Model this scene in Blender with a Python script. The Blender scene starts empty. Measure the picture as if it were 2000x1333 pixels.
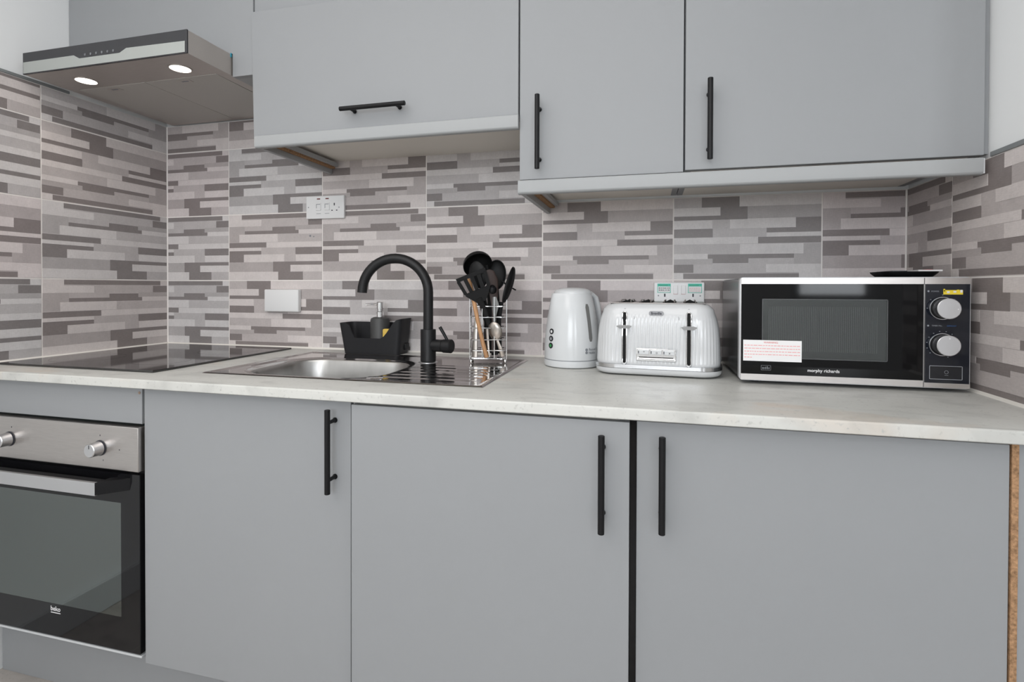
import bpy, bmesh, math, random
from mathutils import Matrix, Vector
random.seed(7)
sc = bpy.context.scene
COL = sc.collection
PI = math.pi

# ------------------------------------------------------------------ camera
yaw, pitch, roll = 0.2529, -0.0102, 0.0027
cpos = Vector((1.8473, -1.6842, 1.1339))
fw = Vector((-math.sin(yaw)*math.cos(pitch), math.cos(yaw)*math.cos(pitch), math.sin(pitch)))
rt = Vector((math.cos(yaw), math.sin(yaw), 0))
up = rt.cross(fw)
rt2 = rt*math.cos(roll) + up*math.sin(roll)
up2 = -rt*math.sin(roll) + up*math.cos(roll)
cd = bpy.data.cameras.new('camera')
cam = bpy.data.objects.new('camera', cd)
COL.objects.link(cam)
cam.matrix_world = Matrix(((rt2.x, up2.x, -fw.x, cpos.x), (rt2.y, up2.y, -fw.y, cpos.y), (rt2.z, up2.z, -fw.z, cpos.z), (0, 0, 0, 1)))
cd.sensor_width = 36.0
cd.lens = 1029.42/2000*36
cd.shift_y = (573.45-666.5)/2000
cd.clip_start = 0.02
sc.camera = cam

# ------------------------------------------------------------------ light
w = bpy.data.worlds.new('world')
sc.world = w
w.use_nodes = True
bg = w.node_tree.nodes['Background']
bg.inputs[0].default_value = (0.80, 0.88, 1.0, 1)
bg.inputs[1].default_value = 1.5


def area(name, loc, rot, sx, sy, power, col):
    l = bpy.data.lights.new(name, 'AREA')
    l.shape = 'RECTANGLE'
    l.size, l.size_y = sx, sy
    l.energy = power
    l.color = col
    o = bpy.data.objects.new(name, l)
    COL.objects.link(o)
    o.location = loc
    o.rotation_euler = rot
    return o


# daylight through the window behind the camera, plus added fill lamps
area('daylight_and_fill', (3.39, -4.14, 1.61), (math.radians(90), 0, 0), 0.50, 1.05, 20, (0.92, 0.96, 1.0))
area('daylight_and_fill', (1.75, -4.14, 1.60), (math.radians(90), 0, 0), 1.30, 1.10, 48, (0.92, 0.96, 1.0))  # added fill lamp, set in the invented second window
area('ceiling_fill_near', (1.2, -1.65, 2.40), (0, 0, 0), 1.9, 1.5, 25, (1.0, 0.965, 0.93))  # unseen soft fill under the ceiling, no fitting there
area('ceiling_fill_far', (0.8, -3.1, 2.40), (0, 0, 0), 1.2, 1.0, 24, (1.0, 0.965, 0.93))  # added fill lamp farther back, also without a fitting
for lx, ly in ((0.171, -0.437), (0.531, -0.439)):
    l = bpy.data.lights.new('hood_lamp_light', 'SPOT')
    l.energy = 0.9
    l.color = (1.0, 0.86, 0.70)
    l.spot_size = math.radians(130)
    l.spot_blend = 0.9
    l.shadow_soft_size = 0.025
    o = bpy.data.objects.new('hood_lamp_light', l)
    COL.objects.link(o)
    o.location = (lx, ly, 1.762)

vs = sc.view_settings
vs.view_transform = 'Standard'
vs.look = 'None'
vs.gamma = 1
vs.use_curve_mapping = False
vs.exposure = -0.38
sc.cycles.caustics_reflective = False


# ------------------------------------------------------------------ materials
def lin(c):
    c = c/255
    return c/12.92 if c <= 0.04045 else ((c+0.055)/1.055)**2.4


def rgb(r, g, b):
    return (lin(r), lin(g), lin(b), 1)


MATS = {}


def mat(name, col, rough=0.5, metal=0.0, spec=0.5, coat=0.0, emit=None, estr=0.0, noise=None, bump=None, ior=1.5):
    """noise=(scale, amount, stretch xyz) modulates colour; bump=(scale, strength, stretch)."""
    if name in MATS:
        return MATS[name]
    m = bpy.data.materials.new(name)
    m.use_nodes = True
    nt = m.node_tree
    b = nt.nodes['Principled BSDF']
    b.inputs['Base Color'].default_value = col
    b.inputs['Roughness'].default_value = rough
    b.inputs['Metallic'].default_value = metal
    b.inputs['IOR'].default_value = ior
    b.inputs['Specular IOR Level'].default_value = spec
    b.inputs['Coat Weight'].default_value = coat
    b.inputs['Coat Roughness'].default_value = 0.05
    if emit:
        b.inputs['Emission Color'].default_value = emit
        b.inputs['Emission Strength'].default_value = estr
    tc = None
    if noise or bump:
        tc = nt.nodes.new('ShaderNodeTexCoord')
    if noise:
        mp = nt.nodes.new('ShaderNodeMapping')
        mp.inputs['Scale'].default_value = noise[2]
        nz = nt.nodes.new('ShaderNodeTexNoise')
        nz.inputs['Scale'].default_value = noise[0]
        nz.inputs['Detail'].default_value = 5
        mr = nt.nodes.new('ShaderNodeMapRange')
        mr.inputs['From Min'].default_value = 0.25
        mr.inputs['From Max'].default_value = 0.75
        mr.inputs['To Min'].default_value = 1-noise[1]
        mr.inputs['To Max'].default_value = 1+noise[1]
        mx = nt.nodes.new('ShaderNodeVectorMath')
        mx.operation = 'SCALE'
        mx.inputs[0].default_value = col[:3]
        nt.links.new(tc.outputs['Object'], mp.inputs[0])
        nt.links.new(mp.outputs[0], nz.inputs['Vector'])
        nt.links.new(nz.outputs['Fac'], mr.inputs['Value'])
        nt.links.new(mr.outputs[0], mx.inputs['Scale'])
        nt.links.new(mx.outputs[0], b.inputs['Base Color'])
    if bump:
        mp = nt.nodes.new('ShaderNodeMapping')
        mp.inputs['Scale'].default_value = bump[2]
        nz = nt.nodes.new('ShaderNodeTexNoise')
        nz.inputs['Scale'].default_value = bump[0]
        nz.inputs['Detail'].default_value = 3
        bp = nt.nodes.new('ShaderNodeBump')
        bp.inputs['Strength'].default_value = bump[1]
        bp.inputs['Distance'].default_value = 0.001
        nt.links.new(tc.outputs['Object'], mp.inputs[0])
        nt.links.new(mp.outputs[0], nz.inputs['Vector'])
        nt.links.new(nz.outputs['Fac'], bp.inputs['Height'])
        nt.links.new(bp.outputs[0], b.inputs['Normal'])
    MATS[name] = m
    return m


ONE = (1, 1, 1)
GREY = mat('grey_cabinet_laminate', (0.303, 0.312, 0.322, 1), 0.46, spec=0.28, noise=(2.0, 0.02, ONE))
GREYE = mat('grey_cabinet_edge', (0.37, 0.38, 0.385, 1), 0.45, spec=0.3)
WHITE = mat('white_carcass_board', (0.84, 0.80, 0.73, 1), 0.5, spec=0.3)
PAINT = mat('white_wall_paint', (0.86, 0.875, 0.88, 1), 0.8, spec=0.2, bump=(60, 0.08, ONE))
CEIL = mat('ceiling_paint', (0.85, 0.85, 0.85, 1), 0.9, spec=0.1)
CHIP = mat('raw_chipboard', (0.36, 0.215, 0.12, 1), 0.9, spec=0.1, noise=(220, 0.45, ONE))
BLACKM = mat('matt_black_metal', (0.007, 0.007, 0.008, 1), 0.42, spec=0.25)
TAPB = mat('matt_black_tap', (0.010, 0.010, 0.011, 1), 0.42, spec=0.32)
BPLAS = mat('black_plastic', (0.006, 0.006, 0.007, 1), 0.45, spec=0.22)
BNYL = mat('black_nylon', (0.006, 0.006, 0.0065, 1), 0.5, spec=0.25)
CADDY = mat('charcoal_plastic', (0.016, 0.016, 0.018, 1), 0.55, spec=0.3, noise=(300, 0.1, ONE))
MGLASS = mat('microwave_black_glass', (0.003, 0.003, 0.0035, 1), 0.05, spec=0.26)
BGLASS = mat('black_glass', (0.006, 0.006, 0.007, 1), 0.04, spec=0.38)
HOBG = mat('hob_black_glass', (0.008, 0.0075, 0.008, 1), 0.05, spec=0.9, ior=1.6)
STEEL = mat('brushed_steel', (0.56, 0.53, 0.51, 1), 0.33, 1.0, noise=(30, 0.08, (1, 40, 40)))
STEELP = mat('polished_sink_steel', (0.50, 0.48, 0.47, 1), 0.10, 1.0)
STEELB = mat('brushed_bowl_steel', (0.46, 0.455, 0.445, 1), 0.36, 1.0, noise=(14, 0.20, (1, 1, 0.3)))
STEELH = mat('hood_steel', (0.50, 0.46, 0.43, 1), 0.36, 0.65, noise=(20, 0.08, (1, 30, 30)))
CHROME = mat('chrome', (0.80, 0.80, 0.80, 1), 0.07, 1.0)
ALU = mat('satin_aluminium', (0.66, 0.66, 0.67, 1), 0.32, 1.0)
SILVP = mat('silver_plastic', (0.50, 0.50, 0.51, 1), 0.40, 0.25)
WPLAS = mat('white_gloss_plastic', (0.63, 0.645, 0.655, 1), 0.18, spec=0.5)
WENAM = mat('white_gloss_enamel', (0.62, 0.63, 0.64, 1), 0.16, spec=0.5, coat=0.2)
WSOCK = mat('white_socket_plastic', (0.80, 0.80, 0.80, 1), 0.28, spec=0.5)
DARK = mat('dark_cavity', (0.01, 0.01, 0.01, 1), 0.7, spec=0.2)
GAUGE = mat('grey_gauge_plastic', (0.17, 0.17, 0.165, 1), 0.25)
TRIMG = mat('grey_metal_trim', (0.26, 0.275, 0.28, 1), 0.4, 0.3)
WOOD = mat('beech_wood', (0.50, 0.27, 0.13, 1), 0.55, noise=(40, 0.2, (6, 6, 0.6)))
BROWN = mat('brown_wood', (0.035, 0.020, 0.017, 1), 0.55, noise=(40, 0.2, (6, 6, 0.6)))
YEL = mat('yellow_sponge', (0.72, 0.50, 0.12, 1), 0.9, spec=0.1, bump=(200, 0.8, ONE))
RED = mat('red_print', (0.62, 0.06, 0.06, 1), 0.6)
PINK = mat('pale_red_print', (0.80, 0.42, 0.42, 1), 0.6)
PAPER = mat('white_paper_label', (0.82, 0.81, 0.81, 1), 0.5)
PRNG = mat('grey_print', (0.30, 0.31, 0.33, 1), 0.5)
PRND = mat('dark_print', (0.03, 0.03, 0.04, 1), 0.5)
PRNW = mat('white_print', (0.75, 0.75, 0.76, 1), 0.5)
PRNM = mat('mid_grey_print', (0.22, 0.23, 0.25, 1), 0.5)
PRNBL = mat('blue_print', (0.03, 0.10, 0.26, 1), 0.5)
TEAL = mat('teal_sticker', (0.05, 0.52, 0.40, 1), 0.45)
GREENP = mat('green_print', (0.04, 0.28, 0.08, 1), 0.5)
REDN = mat('dark_red_neon', (0.16, 0.03, 0.03, 1), 0.3)
YELP = mat('yellow_print', (0.80, 0.62, 0.04, 1), 0.5)
SEAL = mat('white_silicone', (0.80, 0.77, 0.72, 1), 0.4)
BRASSS = mat('brown_screw_cap', (0.28, 0.20, 0.15, 1), 0.5)
BLUEF = mat('blue_protective_film', (0.02, 0.30, 0.42, 1), 0.3)
LAMP = mat('lit_lamp_lens', (1, 1, 1, 1), 0.4, emit=(1.0, 0.93, 0.82, 1), estr=9.0)
OVENC = mat('grey_oven_enamel', (0.30, 0.32, 0.31, 1), 0.35)


def tile_material():
    m = bpy.data.materials.new('mosaic_print_ceramic')
    m.use_nodes = True
    nt = m.node_tree
    b = nt.nodes['Principled BSDF']
    b.inputs['Roughness'].default_value = 0.42
    b.inputs['Specular IOR Level'].default_value = 0.35
    at = nt.nodes.new('ShaderNodeAttribute')
    at.attribute_name = 'tone'
    tc = nt.nodes.new('ShaderNodeTexCoord')
    prev = at.outputs['Color']
    for scl, st, amt in ((1.0, (90, 90, 1400), 0.10), (1.0, (1100, 1100, 90), 0.07), (26, (1, 1, 1), 0.05)):
        mp = nt.nodes.new('ShaderNodeMapping')
        mp.inputs['Scale'].default_value = st
        nz = nt.nodes.new('ShaderNodeTexNoise')
        nz.inputs['Scale'].default_value = scl
        nz.inputs['Detail'].default_value = 2
        mr = nt.nodes.new('ShaderNodeMapRange')
        mr.inputs['From Min'].default_value = 0.25
        mr.inputs['From Max'].default_value = 0.75
        mr.inputs['To Min'].default_value = 1-amt
        mr.inputs['To Max'].default_value = 1+amt
        vm = nt.nodes.new('ShaderNodeVectorMath')
        vm.operation = 'SCALE'
        nt.links.new(tc.outputs['Object'], mp.inputs[0])
        nt.links.new(mp.outputs[0], nz.inputs['Vector'])
        nt.links.new(nz.outputs['Fac'], mr.inputs['Value'])
        nt.links.new(prev, vm.inputs[0])
        nt.links.new(mr.outputs[0], vm.inputs['Scale'])
        prev = vm.outputs[0]
    nt.links.new(prev, b.inputs['Base Color'])
    return m


def stone_material(name, base, vein, rust, rough):
    m = bpy.data.materials.new(name)
    m.use_nodes = True
    nt = m.node_tree
    b = nt.nodes['Principled BSDF']
    b.inputs['Roughness'].default_value = rough
    b.inputs['Specular IOR Level'].default_value = 0.4
    tc = nt.nodes.new('ShaderNodeTexCoord')

    def noise(scale, detail, st=(1, 1, 1), dist=0.0):
        mp = nt.nodes.new('ShaderNodeMapping')
        mp.inputs['Scale'].default_value = st
        n = nt.nodes.new('ShaderNodeTexNoise')
        n.inputs['Scale'].default_value = scale
        n.inputs['Detail'].default_value = detail
        n.inputs['Distortion'].default_value = dist
        nt.links.new(tc.outputs['Object'], mp.inputs[0])
        nt.links.new(mp.outputs[0], n.inputs['Vector'])
        return n

    def ramp(src, a, bb):
        r = nt.nodes.new('ShaderNodeMapRange')
        r.inputs['From Min'].default_value = a
        r.inputs['From Max'].default_value = bb
        nt.links.new(src, r.inputs['Value'])
        return r.outputs[0]

    def mix(a, col, fac):
        x = nt.nodes.new('ShaderNodeMix')
        x.data_type = 'RGBA'
        nt.links.new(fac, x.inputs['Factor'])
        if isinstance(a, tuple):
            x.inputs[6].default_value = a
        else:
            nt.links.new(a, x.inputs[6])
        x.inputs[7].default_value = col
        return x.outputs[2]
    n1 = noise(9, 8, (1, 2.2, 1), 0.6)
    c = mix(base, vein, ramp(n1.outputs['Fac'], 0.50, 0.80))
    n2 = noise(3.5, 4, (1, 1.6, 1), 0.4)
    c = mix(c, rust, ramp(n2.outputs['Fac'], 0.62, 0.85))
    n3 = noise(130, 3)
    c = mix(c, vein, ramp(n3.outputs['Fac'], 0.60, 0.78))
    nt.links.new(c, b.inputs['Base Color'])
    return m


TILE = tile_material()
GROUT = mat('white_grout', (0.86, 0.82, 0.79, 1), 0.85, spec=0.1)
STONE = stone_material('pale_marble_laminate', (0.60, 0.60, 0.57, 1), (0.43, 0.43, 0.41, 1), (0.60, 0.46, 0.35, 1), 0.38)
def floor_joints(m):
    nt = m.node_tree
    b = nt.nodes['Principled BSDF']
    src = b.inputs['Base Color'].links[0].from_socket
    tc = nt.nodes.new('ShaderNodeTexCoord')
    br = nt.nodes.new('ShaderNodeTexBrick')
    br.offset = 0.5
    br.inputs['Scale'].default_value = 1.0
    br.inputs['Brick Width'].default_value = 0.60
    br.inputs['Row Height'].default_value = 0.30
    br.inputs['Mortar Size'].default_value = 0.0025
    br.inputs['Mortar Smooth'].default_value = 0.0
    mx = nt.nodes.new('ShaderNodeMix')
    mx.data_type = 'RGBA'
    mx.inputs[7].default_value = (0.55, 0.52, 0.48, 1)
    nt.links.new(tc.outputs['Object'], br.inputs['Vector'])
    nt.links.new(br.outputs['Fac'], mx.inputs['Factor'])
    nt.links.new(src, mx.inputs[6])
    nt.links.new(mx.outputs[2], b.inputs['Base Color'])
    return m


FLOORM = stone_material('grey_floor_tile', (0.44, 0.405, 0.375, 1), (0.29, 0.265, 0.245, 1), (0.52, 0.46, 0.41, 1), 0.35)
floor_joints(FLOORM)


def glass_mat(name, tint, refl, rough):
    m = bpy.data.materials.new(name)
    m.use_nodes = True
    nt = m.node_tree
    nt.nodes.remove(nt.nodes['Principled BSDF'])
    out = nt.nodes['Material Output']
    tr = nt.nodes.new('ShaderNodeBsdfTransparent')
    tr.inputs[0].default_value = tint
    gl = nt.nodes.new('ShaderNodeBsdfGlossy')
    gl.inputs['Roughness'].default_value = rough
    gl.inputs[0].default_value = (0.92, 1.0, 0.97, 1)
    lw = nt.nodes.new('ShaderNodeFresnel')
    lw.inputs['IOR'].default_value = 1.5
    ad = nt.nodes.new('ShaderNodeMath')
    ad.operation = 'ADD'
    ad.inputs[1].default_value = refl
    ad.use_clamp = True
    mx = nt.nodes.new('ShaderNodeMixShader')
    nt.links.new(lw.outputs[0], ad.inputs[0])
    nt.links.new(ad.outputs[0], mx.inputs[0])
    nt.links.new(tr.outputs[0], mx.inputs[1])
    nt.links.new(gl.outputs[0], mx.inputs[2])
    nt.links.new(mx.outputs[0], out.inputs['Surface'])
    return m


OVENG = glass_mat('tinted_oven_glass', (0.60, 0.61, 0.61, 1), 0.15, 0.02)
MICROG = glass_mat('tinted_microwave_glass', (0.74, 0.74, 0.74, 1), 0.02, 0.02)
WINDG = glass_mat('window_glass', (0.97, 0.98, 0.98, 1), 0.02, 0.0)

# ------------------------------------------------------------------ mesh helpers
ROOTM = {}


def thing(name, label, cat, loc=(0, 0, 0), rotz=0.0, group=None):
    o = bpy.data.objects.new(name, None)
    o.empty_display_size = 0.05
    COL.objects.link(o)
    o.location = loc
    o.rotation_euler = (0, 0, rotz)
    ROOTM[o.name] = Matrix.Translation(loc) @ Matrix.Rotation(rotz, 4, 'Z')
    o['label'] = label
    o['category'] = cat
    if group:
        o['group'] = group
    return o


def tag(o, label, cat, group=None):
    o['label'] = label
    o['category'] = cat
    if group:
        o['group'] = group
    return o


def rootof(o):
    while o.parent:
        o = o.parent
    return o


def rr(wd, dp, r, n=6, cx=0, cy=0):
    """rounded rectangle ring, counter-clockwise"""
    r = min(r, wd/2-1e-5, dp/2-1e-5)
    pts = []
    for qx, qy, a0 in ((1, 1, 0), (-1, 1, 90), (-1, -1, 180), (1, -1, 270)):
        for i in range(n+1):
            a = math.radians(a0+90*i/n)
            pts.append((cx+qx*(wd/2-r)+r*math.cos(a), cy+qy*(dp/2-r)+r*math.sin(a)))
    return pts


def circ(r, n=32, cx=0, cy=0, sx=1.0, sy=1.0):
    return [(cx+r*sx*math.cos(2*PI*i/n), cy+r*sy*math.sin(2*PI*i/n)) for i in range(n)]


class MB:
    """collects shapes and links them as one mesh. Coordinates: world unless local=True."""

    def __init__(self, local=False):
        self.bm = bmesh.new()
        self.local = local
        self.curved = False

    def _bev(self, faces, bev, seg):
        edges = list({e for f in faces for e in f.edges})
        bmesh.ops.bevel(self.bm, geom=edges, offset=bev, segments=seg, profile=0.5, affect='EDGES', clamp_overlap=True)

    def box(self, x0, x1, y0, y1, z0, z1, mi=0, bev=0, seg=2, off=None):
        V = [self.bm.verts.new(p) for p in ((x0, y0, z0), (x1, y0, z0), (x1, y1, z0), (x0, y1, z0),
                                            (x0, y0, z1), (x1, y0, z1), (x1, y1, z1), (x0, y1, z1))]
        if off:
            for i, d in off.items():
                V[i].co += Vector(d)
        F = []
        for q in ((3, 2, 1, 0), (4, 5, 6, 7), (0, 1, 5, 4), (1, 2, 6, 5), (2, 3, 7, 6), (3, 0, 4, 7)):
            f = self.bm.faces.new([V[i] for i in q])
            f.material_index = mi
            F.append(f)
        if bev:
            self._bev(F, bev, seg)
        return self

    def loft(self, rings, mi=0, cap0=True, cap1=True, closed=True):
        self.curved = True
        R = [[self.bm.verts.new(p) for p in r] for r in rings]
        n = len(R[0])
        for a, b in zip(R[:-1], R[1:]):
            for i in range(n if closed else n-1):
                j = (i+1) % n
                f = self.bm.faces.new((a[i], a[j], b[j], b[i]))
                f.material_index = mi
        if cap0:
            f = self.bm.faces.new(list(reversed(R[0])))
            f.material_index = mi
        if cap1:
            f = self.bm.faces.new(R[-1])
            f.material_index = mi
        return self

    def lathe(self, prof, c=(0, 0, 0), seg=32, mi=0, sx=1, sy=1, cap0=True, cap1=True):
        rings = [[(c[0]+x, c[1]+y, c[2]+z) for x, y in circ(max(r, 1e-4), seg, 0, 0, sx, sy)] for r, z in prof]
        return self.loft(rings, mi, cap0, cap1)

    def tube(self, pts, r, seg=10, mi=0, closed=False, sq=None):
        pts = [Vector(p) for p in pts]
        n = len(pts)
        rs = r if isinstance(r, (list, tuple)) else [r]*n
        T = []
        for i in range(n):
            if closed:
                t = pts[(i+1) % n]-pts[i-1]
            elif i == 0:
                t = pts[1]-pts[0]
            elif i == n-1:
                t = pts[-1]-pts[-2]
            else:
                t = pts[i+1]-pts[i-1]
            T.append(t.normalized())
        nrm = T[0].orthogonal().normalized()
        if sq:
            nrm = Vector(sq[1]).normalized()
        rings = []
        for i in range(n):
            nrm = (nrm-T[i]*nrm.dot(T[i])).normalized()
            bn = T[i].cross(nrm)
            kx, ky = (1, 1) if not sq else (sq[0], 1)
            if sq and isinstance(sq[0], (list, tuple)):
                kx = sq[0][i]
            rings.append([tuple(pts[i]+(nrm*math.cos(2*PI*k/seg)*ky+bn*math.sin(2*PI*k/seg)*kx)*rs[i]) for k in range(seg)])
        if closed:
            rings.append(rings[0])
            return self.loft(rings, mi, False, False)
        return self.loft(rings, mi)

    def cyl(self, p0, p1, r, seg=20, mi=0, r1=None, bev=0):
        p0, p1 = Vector(p0), Vector(p1)
        r1 = r if r1 is None else r1
        if bev:
            d = (p1-p0).normalized()
            return self.tube([p0, p0+d*bev, p1-d*bev, p1], [r-bev, r, r1, r1-bev], seg, mi) if False else \
                self._cylb(p0, p1, r, r1, seg, mi, bev)
        return self.tube([p0, p1], [r, r1], seg, mi)

    def _cylb(self, p0, p1, r, r1, seg, mi, bev):
        d = (p1-p0).normalized()
        return self.tube([p0, p0+d*1e-5, p0+d*bev, p1-d*bev, p1-d*1e-5, p1], [r-bev, r-bev, r, r1, r1-bev, r1-bev], seg, mi)

    def prism(self, poly, ax, a0, a1, mi=0, bev=0, seg=2):
        """poly in the two other axes (in xyz order), extruded along ax"""
        def P(u, v, a):
            return {'x': (a, u, v), 'y': (u, a, v), 'z': (u, v, a)}[ax]
        A = [self.bm.verts.new(P(u, v, a0)) for u, v in poly]
        B = [self.bm.verts.new(P(u, v, a1)) for u, v in poly]
        n = len(poly)
        F = [self.bm.faces.new(A[::-1]), self.bm.faces.new(B)]
        for i in range(n):
            F.append(self.bm.faces.new((A[i], A[(i+1) % n], B[(i+1) % n], B[i])))
        for f in F:
            f.material_index = mi
        if bev:
            self._bev(F, bev, seg)
        return self

    def text(self, s, size, mtx, mi=0, depth=0.0002, align='CENTER', bold=0.0):
        cu = bpy.data.curves.new('t', 'FONT')
        cu.body = s
        cu.size = size
        cu.align_x = align
        cu.align_y = 'CENTER'
        cu.extrude = depth
        cu.offset = bold
        cu.resolution_u = 3
        o = bpy.data.objects.new('t', cu)
        COL.objects.link(o)
        dg = bpy.context.evaluated_depsgraph_get()
        me = bpy.data.meshes.new_from_object(o.evaluated_get(dg))
        me.transform(mtx)
        n0 = len(self.bm.faces)
        self.bm.from_mesh(me)
        self.bm.faces.ensure_lookup_table()
        for f in self.bm.faces[n0:]:
            f.material_index = mi
        bpy.data.objects.remove(o)
        bpy.data.curves.remove(cu)
        bpy.data.meshes.remove(me)
        return self

    def build(self, name, mats, parent=None, smooth=30, label=None):
        bmesh.ops.recalc_face_normals(self.bm, faces=self.bm.faces[:])
        me = bpy.data.meshes.new(name)
        self.bm.to_mesh(me)
        self.bm.free()
        if parent is not None and not self.local:
            me.transform(ROOTM.get(rootof(parent).name, Matrix.Identity(4)).inverted())
        if not isinstance(mats, (list, tuple)):
            mats = [mats]
        for m in mats:
            me.materials.append(m)
        if smooth and not self.curved:
            smooth = min(smooth, 20)
        if smooth:
            for p in me.polygons:
                p.use_smooth = True
            me.set_sharp_from_angle(angle=math.radians(smooth))
        o = bpy.data.objects.new(name, me)
        COL.objects.link(o)
        if parent is not None:
            o.parent = parent
        if label:
            o['label'] = label
        return o


def struct(o):
    o['kind'] = 'structure'
    return o


def front(x, y, z):
    """text frame standing upright and facing -y"""
    return Matrix.Translation((x, y, z)) @ Matrix.Rotation(PI/2, 4, 'X')


# ------------------------------------------------------------------ the room
W = 2.5376          # face of the right-hand tiles
TW, TH = 0.4071, 0.25
TA = 0.2925         # first cut tile on the back wall
CZ = 0.91           # worktop height
HZ = 2.42
b = MB()
b.box(-0.12, 4.9, -4.3, 0.12, -0.1, 0.0)
floor = struct(b.build('floor', FLOORM, smooth=0))
b = MB()
b.box(-0.12, 4.9, -4.3, 0.12, HZ, HZ+0.1)
struct(b.build('ceiling', CEIL, smooth=0))
b = MB()
b.box(-0.12, 2.70, 0.006, 0.12, 0, HZ)
wall_back = struct(b.build('wall_back', PAINT, smooth=0))
b = MB()
b.box(-0.12, -0.006, -4.3, 0.006, 0, HZ)
wall_left = struct(b.build('wall_left', PAINT, smooth=0))
b = MB()
b.box(W+0.006, W+0.14, -0.72, 0.006, 0, HZ)
wall_right = struct(b.build('wall_right', PAINT, smooth=0))
b = MB()
b.box(W+0.14, 4.9, -0.72, -0.60, 0, HZ)
struct(b.build('wall_far_right', PAINT, smooth=0))
b = MB()
b.box(4.78, 4.9, -4.3, -0.72, 0, HZ)
struct(b.build('wall_side', PAINT, smooth=0))
# wall behind the camera, with the window opening and a second one added for light
WX0, WX1, WZ0, WZ1 = 3.08, 3.70, 1.04, 2.18
VX0, VX1 = 1.05, 2.45
b = MB()
for x0, x1, z0, z1 in ((-0.12, VX0, 0, HZ), (VX1, WX0, 0, HZ), (WX1, 4.9, 0, HZ), (WX0, WX1, 0, WZ0), (WX0, WX1, WZ1, HZ), (VX0, VX1, 0, WZ0), (VX0, VX1, WZ1, HZ)):
    b.box(x0, x1, -4.3, -4.18, z0, z1)
struct(b.build('wall_front', PAINT, smooth=0))
for nm, a0, a1, mx in (('window_1', WX0, WX1, WX0+0.13), ('window_added', VX0, VX1, (VX0+VX1)/2)):  # the wider window is invented to go with the rear fill lamp
    b = MB()
    for x0, x1, z0, z1 in ((a0, a0+0.05, WZ0, WZ1), (a1-0.05, a1, WZ0, WZ1), (mx-0.02, mx+0.02, WZ0+0.05, WZ1-0.05),
                           (a0+0.05, a1-0.05, WZ0, WZ0+0.05), (a0+0.05, a1-0.05, WZ1-0.05, WZ1)):
        b.box(x0, x1, -4.28, -4.22, z0, z1)
    wf = struct(b.build(nm, WPLAS, smooth=0))
    b = MB()
    b.box(a0+0.04, a1-0.04, -4.256, -4.250, WZ0+0.04, WZ1-0.04)
    b.build('window_pane', WINDG, wf, smooth=0)
b = MB()
b.box(-0.006, 4.78, -4.18, -4.165, 0, 0.12)
struct(b.build('baseboard_front', WPLAS, smooth=0))
b = MB()
b.box(-0.006, 0.010, -4.165, -0.70, 0, 0.10, bev=0.003)
struct(b.build('baseboard_left', WPLAS))

# ------------------------------------------------------------------ wall tiles
L_, M_, D_ = 'L', 'M', 'D'
PAT = [  # u0,u1,v0,v1 (v downwards), tone, painted over a mid grey ground
    (0, .145, 0, .09, L_), (.928, 1, 0, .085, L_), (.145, .928, .012, .075, D_), (.856, 1, .085, .185, D_),
    (0, .36, .09, .185, L_), (.36, .856, .075, .195, 'm'),
    (0, .178, .185, .31, M_), (.178, .478, .195, .255, 'm'), (.478, .722, .20, .255, D_), (.178, .756, .255, .305, D_),
    (.722, 1, .185, .25, M_), (.756, 1, .25, .315, L_),
    (0, .117, .31, .42, M_), (.117, .536, .305, .425, L_), (.536, 1, .315, .43, 'm'),
    (0, .414, .43, .505, D_), (.414, 1, .43, .51, L_),
    (0, .358, .505, .555, L_), (.358, .722, .51, .61, 'm'), (.722, 1, .51, .615, D_),
    (.167, .358, .555, .61, D_), (0, .167, .555, .725, D_),
    (.167, .605, .61, .725, L_), (.605, .726, .61, .725, 'm'), (.726, 1, .615, .715, L_),
    (.488, 1, .72, .77, D_), (.485, .67, .72, .87, D_), (.67, 1, .77, .87, L_), (0, .485, .725, .87, M_),
    (0, .54, .87, 1, L_), (.54, .80, .87, 1, D_), (.80, 1, .87, 1, 'm')]
TONES = {L_: (0.650, 0.618, 0.612), M_: (0.440, 0.412, 0.410), 'm': (0.500, 0.470, 0.468), D_: (0.240, 0.217, 0.214)}
DEPTH = {L_: 0.0021, M_: 0.0018, 'm': 0.0018, D_: 0.0014}


def cells(flip):
    P = [(1-u1, 1-u0, 1-v1, 1-v0, t) for u0, u1, v0, v1, t in PAT] if flip else PAT
    us = sorted({0, 1} | {p[0] for p in P} | {p[1] for p in P})
    vs_ = sorted({0, 1} | {p[2] for p in P} | {p[3] for p in P})
    us = [u for i, u in enumerate(us) if i == 0 or u-us[i-1] > 1e-4]
    vs_ = [v for i, v in enumerate(vs_) if i == 0 or v-vs_[i-1] > 1e-4]
    out = []
    for v0, v1 in zip(vs_[:-1], vs_[1:]):
        run = None
        for u0, u1 in zip(us[:-1], us[1:]):
            cu, cv = (u0+u1)/2, (v0+v1)/2
            idx = max([i for i, p in enumerate(P) if p[0] < cu < p[1] and p[2] < cv < p[3]], default=-1)
            if run and run[4] == idx:
                run[1] = u1
            else:
                run = [u0, u1, v0, v1, idx]
                out.append(run)
    return [(a, b_, c, d, 'm' if i < 0 else P[i][4]) for a, b_, c, d, i in out]


CELLS = {False: cells(False), True: cells(True)}


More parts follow.
